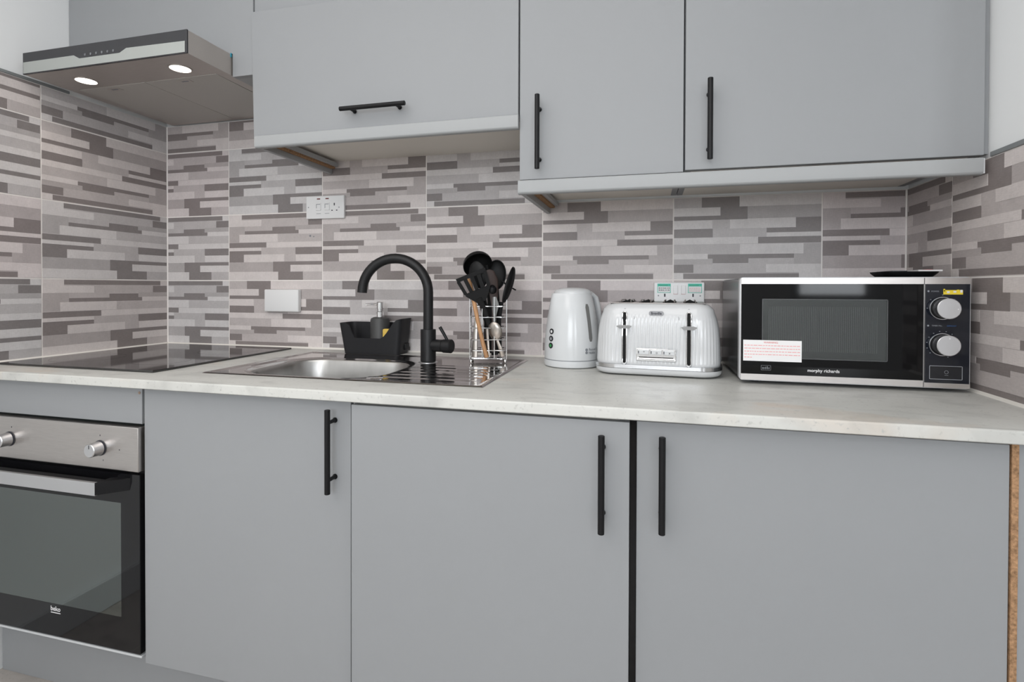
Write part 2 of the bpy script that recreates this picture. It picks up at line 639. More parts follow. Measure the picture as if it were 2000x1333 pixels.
def tiling(name, frame, spans, parent):
    """frame(s, z, d) -> world point; spans = (s0, s1, z0, z1, clip s0, clip s1, clip z0, clip z1, flip)"""
    bm = bmesh.new()
    lay = bm.loops.layers.float_color.new('tone')
    g = 0.0019
    smin = min(s[4] for s in spans)
    smax = max(s[5] for s in spans)

    def quad(ps, col, mi):
        f = bm.faces.new([bm.verts.new(p) for p in ps])
        f.material_index = mi
        for l in f.loops:
            l[lay] = (*col, 1)
    for s0, s1, z0, z1, cs0, cs1, cz0, cz1, flip in spans:
        tint = random.choice(((1.035, 1.0, 0.985), (1.0, 1.0, 1.0), (0.985, 1.0, 1.005), (1.03, 0.985, 0.985)))
        quad([frame(cs0, cz0, .0010), frame(cs1, cz0, .0010), frame(cs1, cz1, .0010), frame(cs0, cz1, .0010)], (1, 1, 1), 1)
        lo_s, hi_s = cs0+g, cs1-g
        lo_z, hi_z = cz0+g, cz1-g
        for u0, u1, v0, v1, t in CELLS[flip]:
            a, c = max(s0+u0*(s1-s0), lo_s), min(s0+u1*(s1-s0), hi_s)
            zb, zt = max(z1-v1*(z1-z0), lo_z), min(z1-v0*(z1-z0), hi_z)
            if c-a < 1e-4 or zt-zb < 1e-4:
                continue
            col = tuple(k*q for k, q in zip(TONES[t], tint))
            d = DEPTH[t]
            q0 = [(a, zb), (c, zb), (c, zt), (a, zt)]
            quad([frame(s, z, d) for s, z in q0], col, 0)
            for i in range(4):
                p, q = q0[i], q0[(i+1) % 4]
                quad([frame(p[0], p[1], 0), frame(q[0], q[1], 0), frame(q[0], q[1], d), frame(p[0], p[1], d)], tuple(k*0.8 for k in col), 0)
    me = bpy.data.meshes.new(name)
    bm.to_mesh(me)
    bm.free()
    me.materials.append(TILE)
    me.materials.append(GROUT)
    o = bpy.data.objects.new(name, me)
    COL.objects.link(o)
    o.parent = parent
    return o


ROWS = [(CZ, CZ+TH), (CZ+TH, CZ+2*TH), (CZ+2*TH, CZ+3*TH), (CZ+3*TH, CZ+4*TH)]
TOPL = 1.767
# back wall
spans = []
flips = {0: 'AAAB', 1: 'BAAA', 2: 'BABA', 3: 'BBBA', 4: 'BB', 5: 'BB', 6: 'AA'}
for c in range(7):
    s1 = TA+c*TW
    s0 = s1-TW
    for r, (z0, z1) in enumerate(ROWS):
        if c >= 4 and r > 1:
            continue
        zt = min(z1, TOPL if c < 4 else 1.41)
        spans.append((s0, s1, z0, z1, max(s0, 0.0), min(s1, W), z0, zt, flips[c][r] == 'B'))
tiling('splashback_tiles', lambda s, z, d: (s, 0.0015-d, z), spans, wall_back)
# left wall: s runs towards the corner
spans = []
LD = 0.4486
lf = {0: 'AABB', 1: 'ABAA', 2: 'BBAA'}
for c in range(3):
    s1 = -c*LD
    s0 = s1-LD
    for r, (z0, z1) in enumerate(ROWS):
        spans.append((s0, s1, z0, z1, max(s0, -1.2), s1, z0, min(z1, TOPL), lf[c][r] == 'B'))
tiling('splashback_tiles', lambda s, z, d: (-0.0015+d, s, z), spans, wall_left)
spans = []
RD = 0.2248
for c in range(3):
    s0 = RD+(c-1)*TW
    s1 = s0+TW
    for r, (z0, z1) in enumerate(ROWS[:2]):
        fl = (c > 0)
        spans.append((s0, s1, z0, z1, max(s0, 0.0), min(s1, 0.718), z0, min(z1, 1.41), fl))
tiling('splashback_tiles', lambda s, z, d: (W+0.0015-d, -s, z), spans, wall_right)
# metal trims along the tops of the side walls' tiles
b = MB()
b.box(-0.006, 0.004, -1.2, -0.365, TOPL, TOPL+0.009, bev=0.001)
struct(b.build('trim_1', TRIMG))
b = MB()
b.box(W-0.003, W+0.006, -0.718, -0.37, 1.410, 1.420, bev=0.001)
struct(b.build('trim_2', TRIMG))
# silicone beads where the tiles meet the worktop
b = MB()
b.prism([(0.0, CZ), (0.0, CZ+0.006), (-0.006, CZ)], 'x', 0.0, W)
struct(b.build('trim_3', SEAL))
b = MB()
b.prism([(0.0, CZ), (0.006, CZ), (0.0, CZ+0.006)], 'y', -0.66, -0.006)
struct(b.build('trim_4', SEAL))
b = MB()
b.prism([(W, CZ), (W, CZ+0.006), (W-0.006, CZ)], 'y', -0.67, -0.006)
struct(b.build('trim_5', SEAL))
# corner grout beads
b = MB()
b.prism([(0.0, 0.0), (0.0035, 0.0), (0.0, -0.0035)], 'z', CZ+0.006, TOPL)
struct(b.build('trim_6', GROUT))
b = MB()
b.prism([(W, 0.0), (W-0.0035, 0.0), (W, -0.0035)], 'z', CZ+0.006, 1.41)
struct(b.build('trim_7', GROUT))
b = MB()
b.cyl((0.6492, -0.0005, 1.3228), (0.6492, 0.001, 1.3228), 0.004, 12)
b.cyl((0.664, -0.0005, 1.320), (0.664, 0.001, 1.320), 0.0025, 12)
b.cyl((0.646, -0.0004, 1.331), (0.646, 0.001, 1.331), 0.0012, 8)
tag(b.build('plugged_screw_holes', PRNM), 'small grey filled screw holes in the tile below the cooker socket', 'screw holes')

# ------------------------------------------------------------------ base units
FY = -0.650          # face of the base doors


def bar_handle(b, c, axis, length, y_face, out=0.030, r=0.0062):
    x, z = c
    h = length/2
    yc = y_face-out
    d = Vector((0, 0, 1)) if axis == 'z' else Vector((1, 0, 0))
    m = Vector((x, yc, z))
    b.cyl(m-d*h, m+d*h, r, 20, bev=0.0008)
    for s in (-1, 1):
        p = m+d*(h-0.029)*s
        b.cyl(p, (p.x, y_face, p.z), 0.0042, 14)
        b.cyl((p.x, y_face, p.z), (p.x, y_face-0.002, p.z), 0.0060, 14)


def cabinet(name, label, cat, x0, x1, z0, z1, yf, yb, door_x, door_z, handle=None, group=None, tilt=None, hy=None):
    t = thing(name, label, cat, ((x0+x1)/2, (yf+yb)/2, z0), 0, group)
    cf = yf+0.019
    k = 0.016
    b = MB()
    b.box(x0, x0+k, cf, yb, z0, z1, mi=1)
    b.box(x1-k, x1, cf, yb, z0, z1, mi=1)
    b.box(x0+k, x1-k, cf, yb, z0, z0+k)
    if z0 > 1:
        b.box(x0+k, x1-k, cf, yb, z1-k, z1)
    else:           # base units are open at the top: only two narrow cross rails
        b.box(x0+k, x1-k, cf, cf+0.050, z1-k, z1)
        b.box(x0+k, x1-k, yb-0.030, yb, z1-k, z1)
    b.box(x0+k, x1-k, yb-0.006, yb, z0+k, z1-k)
    b.build('body', [WHITE, GREY], t, smooth=0)
    b = MB()
    b.box(door_x[0], door_x[1], yf, yf+0.018, door_z[0], door_z[1], bev=0.0012, off=tilt)
    d = b.build('door', GREY, t)
    if handle:
        b = MB()
        bar_handle(b, handle[0], handle[1], handle[2], hy if hy else yf)
        b.build('handle', BLACKM, d)
    return t


gb = 'grey handled base cabinets under the worktop'
cabinet('base_cabinet', 'grey base cabinet with a black bar handle directly right of the oven', 'cabinet', 0.642, 1.212, 0.205, 0.884, FY, -0.06,
        (0.6395, 1.2135), (0.196, 0.8815), ((1.1745, 0.776), 'z', 0.184))
cabinet('base_cabinet', 'middle grey base cabinet under the draining board, its door standing proud', 'cabinet', 1.220, 1.812, 0.205, 0.884, FY-0.018, -0.06,
        (1.2256, 1.8145), (0.19, 0.8805), ((1.7645, 0.768), 'z', 0.184))
cabinet('base_cabinet', 'rightmost grey base cabinet beneath the microwave, next to bare chipboard edge', 'cabinet', 1.832, 2.418, 0.205, 0.884, FY, -0.06,
        (1.8275, 2.4205), (0.19, 0.8800), ((1.8738, 0.770), 'z', 0.180))
# black glossy strip in the gap between the middle and right doors
b = MB()
b.box(1.8135, 1.8275, -0.640, -0.60, 0.0, 0.884, bev=0.001)
tag(b.build('gap_filler_strip', MGLASS), 'narrow glossy black strip in the gap between two base cabinet doors', 'filler strip')
t = thing('end_panel', 'grey end panel with raw chipboard edge at the right wall', 'panel', (2.48, -0.65, 0))
b = MB()
b.box(2.4225, 2.4320, -0.652, -0.08, 0.0, 0.882)
b.build('chipboard_edge', CHIP, t, smooth=0, label='bare brown chipboard edge strip')
b = MB()
b.box(2.4320, W-0.001, -0.650, -0.632, 0.0, 0.882, bev=0.001)
b.build('facing', GREY, t)
# plinth
b = MB()
b.box(0.001, 2.42, -0.560, -0.545, 0.0, 0.200, bev=0.001)
tag(b.build('plinth', GREY), 'grey plinth board at floor level under the oven and cabinets', 'plinth')

# oven housing
t = thing('oven_housing', 'grey cabinet frame around the built-in oven below the hob', 'cabinet', (0.32, -0.3, 0.16))
b = MB()
b.box(0.001, 0.630, FY+0.002, FY+0.018, 0.7925, 0.884, bev=0.001)
b.build('top_rail', GREY, t)
b = MB()
b.box(0.001, 0.630, FY-0.002, FY+0.050, 0.2075, 0.2135, bev=0.001)
b.build('shelf_edge', WPLAS, t, label='white shelf edge')
b = MB()
b.box(0.001, 0.6365, -0.540, -0.06, 0.165, 0.2135)
b.box(0.001, 0.017, -0.632, -0.06, 0.2135, 0.884)
b.box(0.6205, 0.6365, -0.632, -0.06, 0.2135, 0.884)
b.build('side_panels', WHITE, t, smooth=0)
b = MB()
b.box(0.001, 0.6365, -0.640, -0.542, 0.2010, 0.2060)
b.build('bottom_rail', GREY, t, smooth=0)
b = MB()
b.lathe([(0.0035, 0), (0.0035, 0.001), (0.002, 0.0016)], (0, 0, 0), 14)
bmesh.ops.transform(b.bm, matrix=Matrix.Translation((0.6223, FY+0.002, 0.8703)) @ Matrix.Rotation(PI/2, 4, 'X'), verts=b.bm.verts[:])
b.build('screw_cap', BRASSS, t, label='small brown screw cap')

# oven
t = thing('built_in_oven', 'stainless steel and black glass built-in electric oven under the hob', 'oven', (0.335, -0.4, 0.22))
OX0, OX1 = 0.042, 0.6335
b = MB()
b.box(OX0+0.02, 0.618, -0.63, -0.628, 0.22, 0.23)
cv = b
cv.box(OX0+0.02, 0.6195, -0.628, -0.10, 0.225, 0.245)
cv.box(OX0+0.02, 0.6195, -0.628, -0.10, 0.66, 0.78)
cv.box(OX0+0.02, OX0+0.06, -0.628, -0.10, 0.245, 0.66)
cv.box(0.583, 0.6195, -0.628, -0.10, 0.245, 0.66)
cv.box(OX0+0.06, 0.583, -0.14, -0.10, 0.245, 0.66)
cav = cv.build('cavity', OVENC, t, smooth=0)
for z in (0.385, 0.425):
    b = MB()
    for k in range(9):
        y = -0.60+k*0.05
        b.cyl((OX0+0.062, y, z), (0.581, y, z), 0.0022, 8)
    for x in (OX0+0.064, 0.579):
        b.cyl((x, -0.60, z), (x, -0.2, z), 0.003, 8)
    b.build('oven_shelf', CHROME, t)
b = MB()
b.box(OX0, OX1, -0.662, -0.642, 0.676, 0.7865, bev=0.002)
b.build('control_panel', STEEL, t)
for dx, dz, h in ((0.0, 0.032, 0.004), (0.062, 0.0, 0.003), (0.010, -0.030, 0.003), (-0.305, 0.032, 0.004)):
    b = MB()
    b.box(0.5125+dx-0.0007, 0.5125+dx+0.0007, -0.6625, -0.6618, 0.728+dz-h/2, 0.728+dz+h/2)
    b.build('control_mark', PRND, t, smooth=0)
for x in (0.200, 0.5125):
    b = MB()
    b.cyl((x, -0.661, 0.7280), (x, -0.664, 0.7280), 0.0195, 28, mi=1)
    b.cyl((x, -0.664, 0.7280), (x, -0.690, 0.7280), 0.0178, 28, r1=0.0168, bev=0.0015)
    b.box(x-0.0008, x+0.0008, -0.6905, -0.688, 0.733, 0.742, mi=1)
    b.build('control_knob', [ALU, PRND], t)
# door: glass surround with a window in it, handle
b = MB()
DZ0, DZ1 = 0.2215, 0.6680
WXa, WXb, WZa, WZb = 0.105, 0.5735, 0.306, 0.5935
b.box(OX0, WXa, -0.658, -0.634, DZ0, DZ1)
b.box(WXb, OX1-0.001, -0.658, -0.634, DZ0, DZ1)
b.box(WXa, WXb, -0.658, -0.634, DZ0, WZa)
b.box(WXa, WXb, -0.658, -0.634, WZb, DZ1)
door = b.build('door', BGLASS, t, smooth=0)
b = MB()
b.box(WXa, WXb, -0.6578, -0.6540, WZa, WZb)
b.build('window_pane', OVENG, door, smooth=0, label='tinted glass window pane')
b = MB()
b.box(0.115, 0.5525, -0.706, -0.698, 0.6265, 0.6585, bev=0.001, mi=0)
b.box(0.115, 0.5520, -0.698, -0.680, 0.6265, 0.6585, mi=1)
b.prism([(0.552, -0.706), (0.552, -0.668), (0.575, -0.650), (0.606, -0.650), (0.606, -0.655)], 'z', 0.6285, 0.6585, mi=1)
b.prism([(0.115, -0.706), (0.060, -0.655), (0.060, -0.650), (0.085, -0.650), (0.115, -0.668)], 'z', 0.6285, 0.6585, mi=1)
b.build('handle', [ALU, BPLAS], door, smooth=0, label='silver fronted bar handle with black brackets')
b = MB()
b.text('beko', 0.017, front(0.354, -0.6583, 0.2925), 0, bold=0.0002)
b.box(0.338, 0.371, -0.6585, -0.658, 0.2815, 0.2835)
b.build('logo', PRNW, door, smooth=0)
b = MB()
b.box(OX0, OX1, -0.645, -0.632, 0.668, 0.6755)
b.build('vent_strip', BPLAS, t, smooth=0)

# worktop with the sink cut-out
WF = -0.6785
SX0, SX1, SY0, SY1 = 0.735, 1.475, -0.545, -0.110
b = MB()
zt, zb_ = CZ, CZ-0.0225
r = 0.004
prof = [(-0.58, zt)] + [(WF+r-r*math.sin(a), zt-r+r*math.cos(a)) for a in [PI/2*i/5 for i in range(6)]] + [(WF, zb_+0.0015), (WF+0.0015, zb_), (-0.58, zb_)]
b.prism(prof, 'x', 0.0015, W-0.0015)
b.box(0.0015, SX0, -0.58, -0.001, zb_, zt)
b.box(SX1, W-0.0015, -0.58, -0.001, zb_, zt)
b.box(SX0, SX1, -0.58, SY0, zb_, zt)
b.box(SX0, SX1, SY1, -0.001, zb_, zt)
tag(b.build('worktop', STONE, smooth=15), 'pale marbled laminate worktop running wall to wall over the grey cabinets', 'worktop')

# hob
t = thing('electric_hob', 'black glass ceramic hob set in the worktop in the left corner', 'hob', (0.32, -0.315, CZ))
b = MB()
b.box(0.045, 0.6000, -0.592, -0.040, CZ+0.0005, CZ+0.0060, bev=0.0015)
b.build('glass_top', HOBG, t)
ZR = mat('hob_zone_print', (0.016, 0.016, 0.017, 1), 0.08)
for cx, cy, r in ((0.18, -0.18, 0.075), (0.46, -0.18, 0.095), (0.18, -0.44, 0.095), (0.46, -0.44, 0.075)):
    b = MB()
    o_ = [(cx+x, cy+y, CZ+0.0062) for x, y in circ(r, 48)]
    i_ = [(cx+x, cy+y, CZ+0.0062) for x, y in circ(r-0.0012, 48)]
    b.loft([i_, o_], 0, False, False)
    b.build('zone_ring', ZR, t, smooth=0)

# sink: one pressed sheet with a bowl and drainer grooves
t = thing('inset_sink', 'stainless steel inset sink with bowl on the left and ribbed drainer on the right', 'sink', (1.105, -0.33, CZ))
X0, X1, Y0, Y1 = 0.722, 1.489, -0.5585, -0.0945
BCX, BCY, BHX, BHY, BR = 0.985, -0.365, 0.195, 0.150, 0.085


def sdf(x, y):
    qx, qy = abs(x-BCX)-(BHX-BR), abs(y-BCY)-(BHY-BR)
    return math.hypot(max(qx, 0), max(qy, 0))+min(max(qx, qy), 0)-BR


def sst(a, c, x):
    q = min(1, max(0, (x-a)/(c-a)))
    return q*q*(3-2*q)


def sink_z(x, y):
    e = min(x-X0, X1-x, y-Y0, Y1-y)
    z = CZ+0.0008+0.0022*sst(0, 0.004, e)-0.0026*sst(0.010, 0.018, e)
    d = sdf(x, y)
    z -= 0.004*(1-sst(0.0, 0.02, d))
    z -= 0.150*(1-sst(-0.034, -0.001, d))
    if x > 1.135:
        g = sst(1.16, 1.20, x+0.30*max(0, y+0.27)) * (1-sst(1.43, 1.455, x))
        rows = sst(-0.530, -0.515, y)*(1-sst(-0.27, -0.255, y))
        ph = math.cos((y+0.53)/0.0435*2*PI)
        z += 0.0015*g*rows*(max(0.0, ph)**2)*sst(0.012, 0.05, d)
    return z


nx, ny = 256, 232
b = MB()
V = [[b.bm.verts.new((X0+(X1-X0)*i/nx, Y0+(Y1-Y0)*j/ny, sink_z(X0+(X1-X0)*i/nx, Y0+(Y1-Y0)*j/ny))) for j in range(ny+1)] for i in range(nx+1)]
for i in range(nx):
    for j in range(ny):
        f = b.bm.faces.new((V[i][j], V[i+1][j], V[i+1][j+1], V[i][j+1]))
        f.material_index = 1 if sdf(X0+(X1-X0)*(i+.5)/nx, Y0+(Y1-Y0)*(j+.5)/ny) < -0.001 else 0
b.curved = True
b.build('basin', [STEELP, STEELB], t, smooth=60)
b = MB()
b.lathe([(0.040, 0), (0.042, 0.002), (0.034, 0.003), (0.030, 0.001), (0.010, 0.0005)], (BCX, BCY, CZ-0.1545), 32)
b.build('waste', CHROME, t)
b = MB()
b.lathe([(0.022, 0.0), (0.022, 0.0015), (0.019, 0.003), (0.006, 0.0035)], (1.192, -0.505, CZ-0.0010), 28)
b.build('overflow_plate', CHROME, t)

# tap
t = thing('mixer_tap', 'matt black swan-neck mixer tap standing at the back of the sink', 'tap', (1.208, -0.215, CZ+0.001))
TX, TY = 1.208, -0.215
b = MB()
b.lathe([(0.029, 0), (0.029, 0.003), (0.024, 0.005)], (TX, TY, CZ-0.0018), 32)
b.build('base_ring', ALU, t, label='silver base ring')
b = MB()
b.lathe([(0.0215, 0), (0.0230, 0.001), (0.0230, 0.0935), (0.0225, 0.0955), (0.014, 0.0955)], (TX, TY, CZ+0.0035), 36)
b.build('column', TAPB, t)
b = MB()
R = 0.1035
ax, az = -1.0, 0.0
pts = [(TX, TY, 1.000), (TX, TY, 1.04), (TX, TY, 1.08), (TX, TY, 1.120)]
dirx, diry = -0.992, -0.13
for k in range(1, 25):
    a = math.radians(178*k/24)
    h = R*(1-math.cos(a))
    pts.append((TX+dirx*h, TY+diry*h, 1.1190+R*math.sin(a)))
pts.append((pts[-1][0]-0.0003, pts[-1][1], pts[-1][2]-0.004))
b.tube(pts, 0.0148, 24)
b.build('spout', TAPB, t)
b = MB()
b.cyl((TX+0.018, TY-0.003, 0.9615), (TX+0.050, TY-0.008, 0.9615), 0.0185, 28)
b.cyl((TX+0.050, TY-0.008, 0.9615), (TX+0.052, TY-0.0083, 0.9615), 0.0180, 28)
b.cyl((TX+0.052, TY-0.0083, 0.9615), (TX+0.080, TY-0.0125, 0.9615), 0.0205, 28, bev=0.002)
b.build('valve_body', TAPB, t)
b = MB()
b.tube([(TX+0.066, TY-0.011, 0.978), (TX+0.056, TY-0.012, 0.996), (TX+0.043, TY-0.014, 1.018)], [0.0042, 0.0046, 0.005], 14)
b.build('lever', TAPB, t)

# ------------------------------------------------------------------ wall units
UY = -0.360
t = thing('wall_cabinet', 'plain grey wall cabinet above the cooker hood, without a handle', 'cabinet', (0.353, -0.18, 1.765))
b = MB()
b.box(-0.005, 0.7115, UY+0.019, 0.0, 1.840, HZ-0.02)
b.build('body', WHITE, t, smooth=0)
b = MB()
b.prism([(-0.005, 1.8335), (0.6400, 1.8335), (0.6400, 1.7640), (0.7125, 1.7640), (0.7125, HZ-0.02), (-0.005, HZ-0.02)], 'y', UY, UY+0.018)
b.build('door', GREY, t, smooth=0)
b = MB()
b.box(0.6400, 0.7115, UY+0.019, -0.001, 1.7645, 1.7800)
b.build('bottom_board', GREYE, t, smooth=0)
cabinet('wall_cabinet', 'low grey flap-door wall cabinet over the tap, with horizontal black handle', 'cabinet', 0.7135, 1.521, 1.588, 1.945, UY, 0.0,
        (0.7140, 1.5205), (1.5815, 1.9385), ((1.1185, 1.6270), 'x', 0.196), tilt={4: (0.0, -0.010, 0.004), 7: (0.0, -0.010, 0.004)}, hy=UY-0.001)
cabinet('wall_cabinet', 'plain grey wall cabinet directly above the flap-door cabinet', 'cabinet', 0.7135, 1.521, 1.948, HZ-0.02, UY+0.004, 0.0,
        (0.7140, 1.5205), (1.9455, HZ-0.02), None)
cabinet('wall_cabinet', 'narrower grey wall cabinet above the kettle, handle on its left edge', 'cabinet', 1.523, 1.928, 1.418, HZ-0.02, UY, 0.0,
        (1.5245, 1.9270), (1.4125, HZ-0.02), ((1.5763, 1.5255), 'z', 0.186))
cabinet('wall_cabinet', 'wide grey wall cabinet above the microwave, reaching the right wall', 'cabinet', 1.930, 2.530, 1.418, HZ-0.02, UY, 0.0,
        (1.9310, 2.5300), (1.4165, HZ-0.02), ((1.9838, 1.5265), 'z', 0.187))
b = MB()
b.box(2.5308, W+0.0055, UY+0.012, UY+0.03, 1.421, HZ-0.02)
tag(b.build('scribe_strip', GREY, smooth=0), 'thin grey scribe strip closing the gap between wall cabinet and right wall', 'filler strip')


def pelmet(b, x0, x1, z0, z1, y0, ret_left=True, ret_right=False):
    h = z1-z0
    prof = [(y0+0.004, z0+0.0)]
    r = 0.008
    prof = [(y0+0.016, z1), (y0+0.002, z1), (y0, z1-0.002), (y0, z0+r)] + \
           [(y0+r-r*math.cos(a), z0+r-r*math.sin(a)) for a in (PI/8, PI/4, 3*PI/8, PI/2)] + [(y0+0.016, z0)]
    b.prism(prof, 'x', x0, x1)
    if ret_left:
        prof = [(x0+0.018, z1), (x0+0.0, z1), (x0, z0+0.006), (x0+0.006, z0), (x0+0.018, z0)]
        b.prism(prof, 'y', y0+0.016, -0.004)


t = thing('light_pelmet', 'grey pelmet strip under the flap-door wall cabinet', 'pelmet', (1.1, -0.37, 1.545))
b = MB()
pelmet(b, 0.7245, 1.5225, 1.5435, 1.5790, -0.371)
b.build('front_rail', GREYE, t, smooth=40)
b = MB()
b.box(0.7430, 0.7600, -0.350, -0.012, 1.560, 1.5785, mi=0)
b.box(0.7601, 0.7720, -0.350, -0.012, 1.566, 1.5785, mi=1)
b.build('batten', [CHIP, GREYE], t, smooth=0, label='raw chipboard batten behind the return')
t = thing('light_pelmet', 'long grey pelmet strip under the two right-hand wall cabinets', 'pelmet', (2.02, -0.37, 1.37))
b = MB()
pelmet(b, 1.5225, 2.5240, 1.3745, 1.4095, -0.371)
b.build('front_rail', GREYE, t, smooth=40)
b = MB()
b.box(2.5240, 2.5270, -0.370, -0.355, 1.3760, 1.4085, bev=0.001)
b.build('end_cap', WPLAS, t, label='white end cap')
b = MB()
b.box(1.5410, 1.5560, -0.350, -0.012, 1.391, 1.4085)
b.box(1.5561, 1.5680, -0.350, -0.012, 1.397, 1.4085, mi=1)
b.build('batten', [CHIP, GREYE], t, smooth=0, label='raw chipboard batten behind the return')

# ------------------------------------------------------------------ cooker hood
t = thing('cooker_hood', 'slim stainless cooker hood with black glass control front and two lit lamps', 'cooker hood', (0.337, -0.26, 1.768))
HX0, HX1, HY0, HZ0, HZ1 = 0.036, 0.6375, -0.520, 1.7680, 1.8315
b = MB()
b.box(HX0+0.001, HX1-0.001, HY0+0.005, HY0+0.012, HZ0, HZ1-0.001)
b.box(HX0+0.001, HX0+0.003, HY0+0.012, -0.01, HZ0, HZ1-0.001)
b.box(HX1-0.003, HX1-0.001, HY0+0.012, -0.01, HZ0, HZ1-0.001)
b.box(HX0+0.003, HX1-0.003, HY0+0.012, -0.01, HZ1-0.003, HZ1-0.001)
b.box(HX0+0.003, HX1-0.003, HY0+0.012, -0.385, HZ0, HZ0+0.002)
b.box(HX0+0.003, HX0+0.035, -0.385, -0.01, HZ0, HZ0+0.002)
b.box(HX1-0.035, HX1-0.003, -0.385, -0.01, HZ0, HZ0+0.002)
b.box(HX0+0.035, HX1-0.035, -0.03, -0.01, HZ0, HZ0+0.002)
b.build('canopy', STEELH, t, smooth=0)
b = MB()
b.box(HX0, HX1, HY0, HY0+0.005, HZ0-0.0005, HZ1, mi=0, bev=0.0007)
zs = 1.8030
b.prism([(HX0+0.003, HZ0+0.002), (HX1-0.006, HZ0+0.002), (HX1-0.006, zs-0.003), (0.4300, zs), (0.4060, zs-0.0110), (0.2580, zs-0.0110), (0.2370, zs), (HX0+0.003, zs)],
        'y', HY0-0.0008, HY0+0.001, mi=1)
STRIP = mat('pale_steel_strip', (0.46, 0.48, 0.46, 1), 0.35, 0.55)
HGL = mat('hood_black_glass', (0.022, 0.022, 0.026, 1), 0.12, spec=0.6)
b.build('front_panel', [HGL, STRIP], t, smooth=0)
for k in range(6):
    b = MB()
    x = 0.2790+k*0.0208
    z = 1.8010
    y = HY0-0.0004
    b.tube([(x+0.0022*math.cos(a*PI/6), y-0.0002, z+0.0030*math.sin(a*PI/6)) for a in range(12)], 0.0005, 6, closed=True)
    if k % 2:
        b.box(x-0.0004, x+0.0004, y-0.0004, y, z-0.0030, z+0.0030)
    else:
        b.box(x-0.0022, x+0.0022, y-0.0004, y, z-0.0004, z+0.0004)
    b.build('touch_button', PRNG, t, smooth=0)
for x, y in ((0.1705, -0.4365), (0.5305, -0.4395)):
    b = MB()
    b.lathe([(0.0320, 0.0), (0.0320, -0.0012), (0.0275, -0.0016), (0.0272, 0.0)], (x, y, HZ0), 36, cap0=False, cap1=False)
    lr = b.build('lamp_ring', STEELH, t)
    b = MB()
    b.lathe([(0.0272, 0.0), (0.0272, -0.0008), (0.002, -0.0016)], (x, y, HZ0), 36)
    b.build('lamp_lens', LAMP, lr)
FILT = mat('grease_filter_mesh', (0.50, 0.48, 0.45, 1), 0.5, 0.3, noise=(900, 0.25, ONE), bump=(700, 0.6, ONE))
xm = (HX0+HX1)/2
for x0, x1 in ((HX0+0.036, xm-0.001), (xm+0.001, HX1-0.036)):
    b = MB()
    b.box(x0, x1, -0.384, -0.031, HZ0-0.0012, HZ0+0.004, bev=0.001)
    f = b.build('grease_filter', FILT, t)
    cx = x0+0.12 if x0 < 0.2 else x0+0.13
    b = MB()
    b.box(cx-0.022, cx+0.022, -0.372, -0.352, HZ0-0.0022, HZ0-0.0012, bev=0.0004, mi=0)
    b.box(cx-0.012, cx+0.012, -0.366, -0.360, HZ0-0.0026, HZ0-0.0020, mi=1)
    b.build('filter_latch', [STEELH, PRNM], f)
b = MB()
b.box(HX1-0.001, HX1+0.0006, -0.3655, -0.3615, HZ1-0.010, HZ1+0.002)
b.build('film_scrap', BLUEF, t, smooth=0, label='scrap of blue protective film')

# ------------------------------------------------------------------ sockets and plates


def screw(b, x, z, y, mi):
    b.cyl((x, y-0.0006, z), (x, y+0.001, z), 0.0022, 10, mi=mi)


t = thing('cooker_socket', 'white cooker control unit with two switches and one socket, high on the tiles', 'socket', (0.718, 0, 1.421))
y = -0.012
b = MB()
b.box(0.6402, 0.7955, y, 0.0, 1.3825, 1.4645, bev=0.0025)
b.build('face_plate', WSOCK, t)
for x in (0.6925, 0.7275):
    b = MB()
    b.box(x-0.0065, x+0.0065, y-0.0012, y+0.001, 1.4520, 1.4560, bev=0.0004)
    b.build('neon_indicator', REDN, t)
    b = MB()
    b.box(x-0.010, x+0.010, y-0.0030, y+0.001, 1.4120, 1.4400, bev=0.0012)
    s = b.build('rocker_switch', WSOCK, t)
    b = MB()
    b.box(x-0.008, x+0.008, y-0.0034, y-0.0028, 1.4330, 1.4352)
    b.box(x-0.008, x-0.006, y-0.0034, y-0.0028, 1.4200, 1.4330)
    b.box(x-0.009, x+0.009, y-0.0006, y+0.0002, 1.4000, 1.4015)
    b.build('switch_marks', PRNG, s, smooth=0)
for q in ((0.7545, 0.7585, 1.4285, 1.4375), (0.7445, 0.7500, 1.4095, 1.4130), (0.7635, 0.7690, 1.4095, 1.4130)):
    b = MB()
    b.box(q[0], q[1], y-0.0003, y+0.001, q[2], q[3])
    b.build('pin_hole', PRND, t, smooth=0)
for q in ((0.6505, 1.4245), (0.7755, 1.4215)):
    b = MB()
    screw(b, q[0], q[1], y, 0)
    b.build('screw', PRNG, t, smooth=0)

t = thing('blank_plate', 'plain white blank cover plate on the tiles left of the tap', 'blank plate', (0.539, 0, 1.085))
b = MB()
b.box(0.4663, 0.6120, -0.020, 0.0, 1.0440, 1.1265, bev=0.004, seg=3)
b.build('cover', WSOCK, t)

t = thing('double_socket', 'white double wall socket with two teal bordered stickers behind the toaster', 'socket', (1.937, 0, 1.11))
b = MB()
b.box(1.8645, 2.0105, y, 0.0, 1.0665, 1.1525, bev=0.0025)
b.build('face_plate', WSOCK, t)
for x in (1.9275, 1.9500):
    b = MB()
    b.box(x-0.0065, x+0.0065, y-0.0030, y+0.001, 1.1170, 1.1430, bev=0.001)
    s = b.build('rocker_switch', WSOCK, t)
    b = MB()
    b.box(x-0.0068, x+0.0068, y-0.0032, y-0.0020, 1.1166, 1.1174)
    b.build('switch_edge', PINK, s, smooth=0)
for x in (1.8962, 1.9780):
    for q in ((-0.0022, 0.0022, 1.1085, 1.1180), (-0.0145, -0.0080, 1.0880, 1.0920), (0.0080, 0.0145, 1.0880, 1.0920)):
        b = MB()
        b.box(x+q[0], x+q[1], y-0.0003, y+0.001, q[2], q[3])
        b.build('pin_hole', PRND, t, smooth=0)
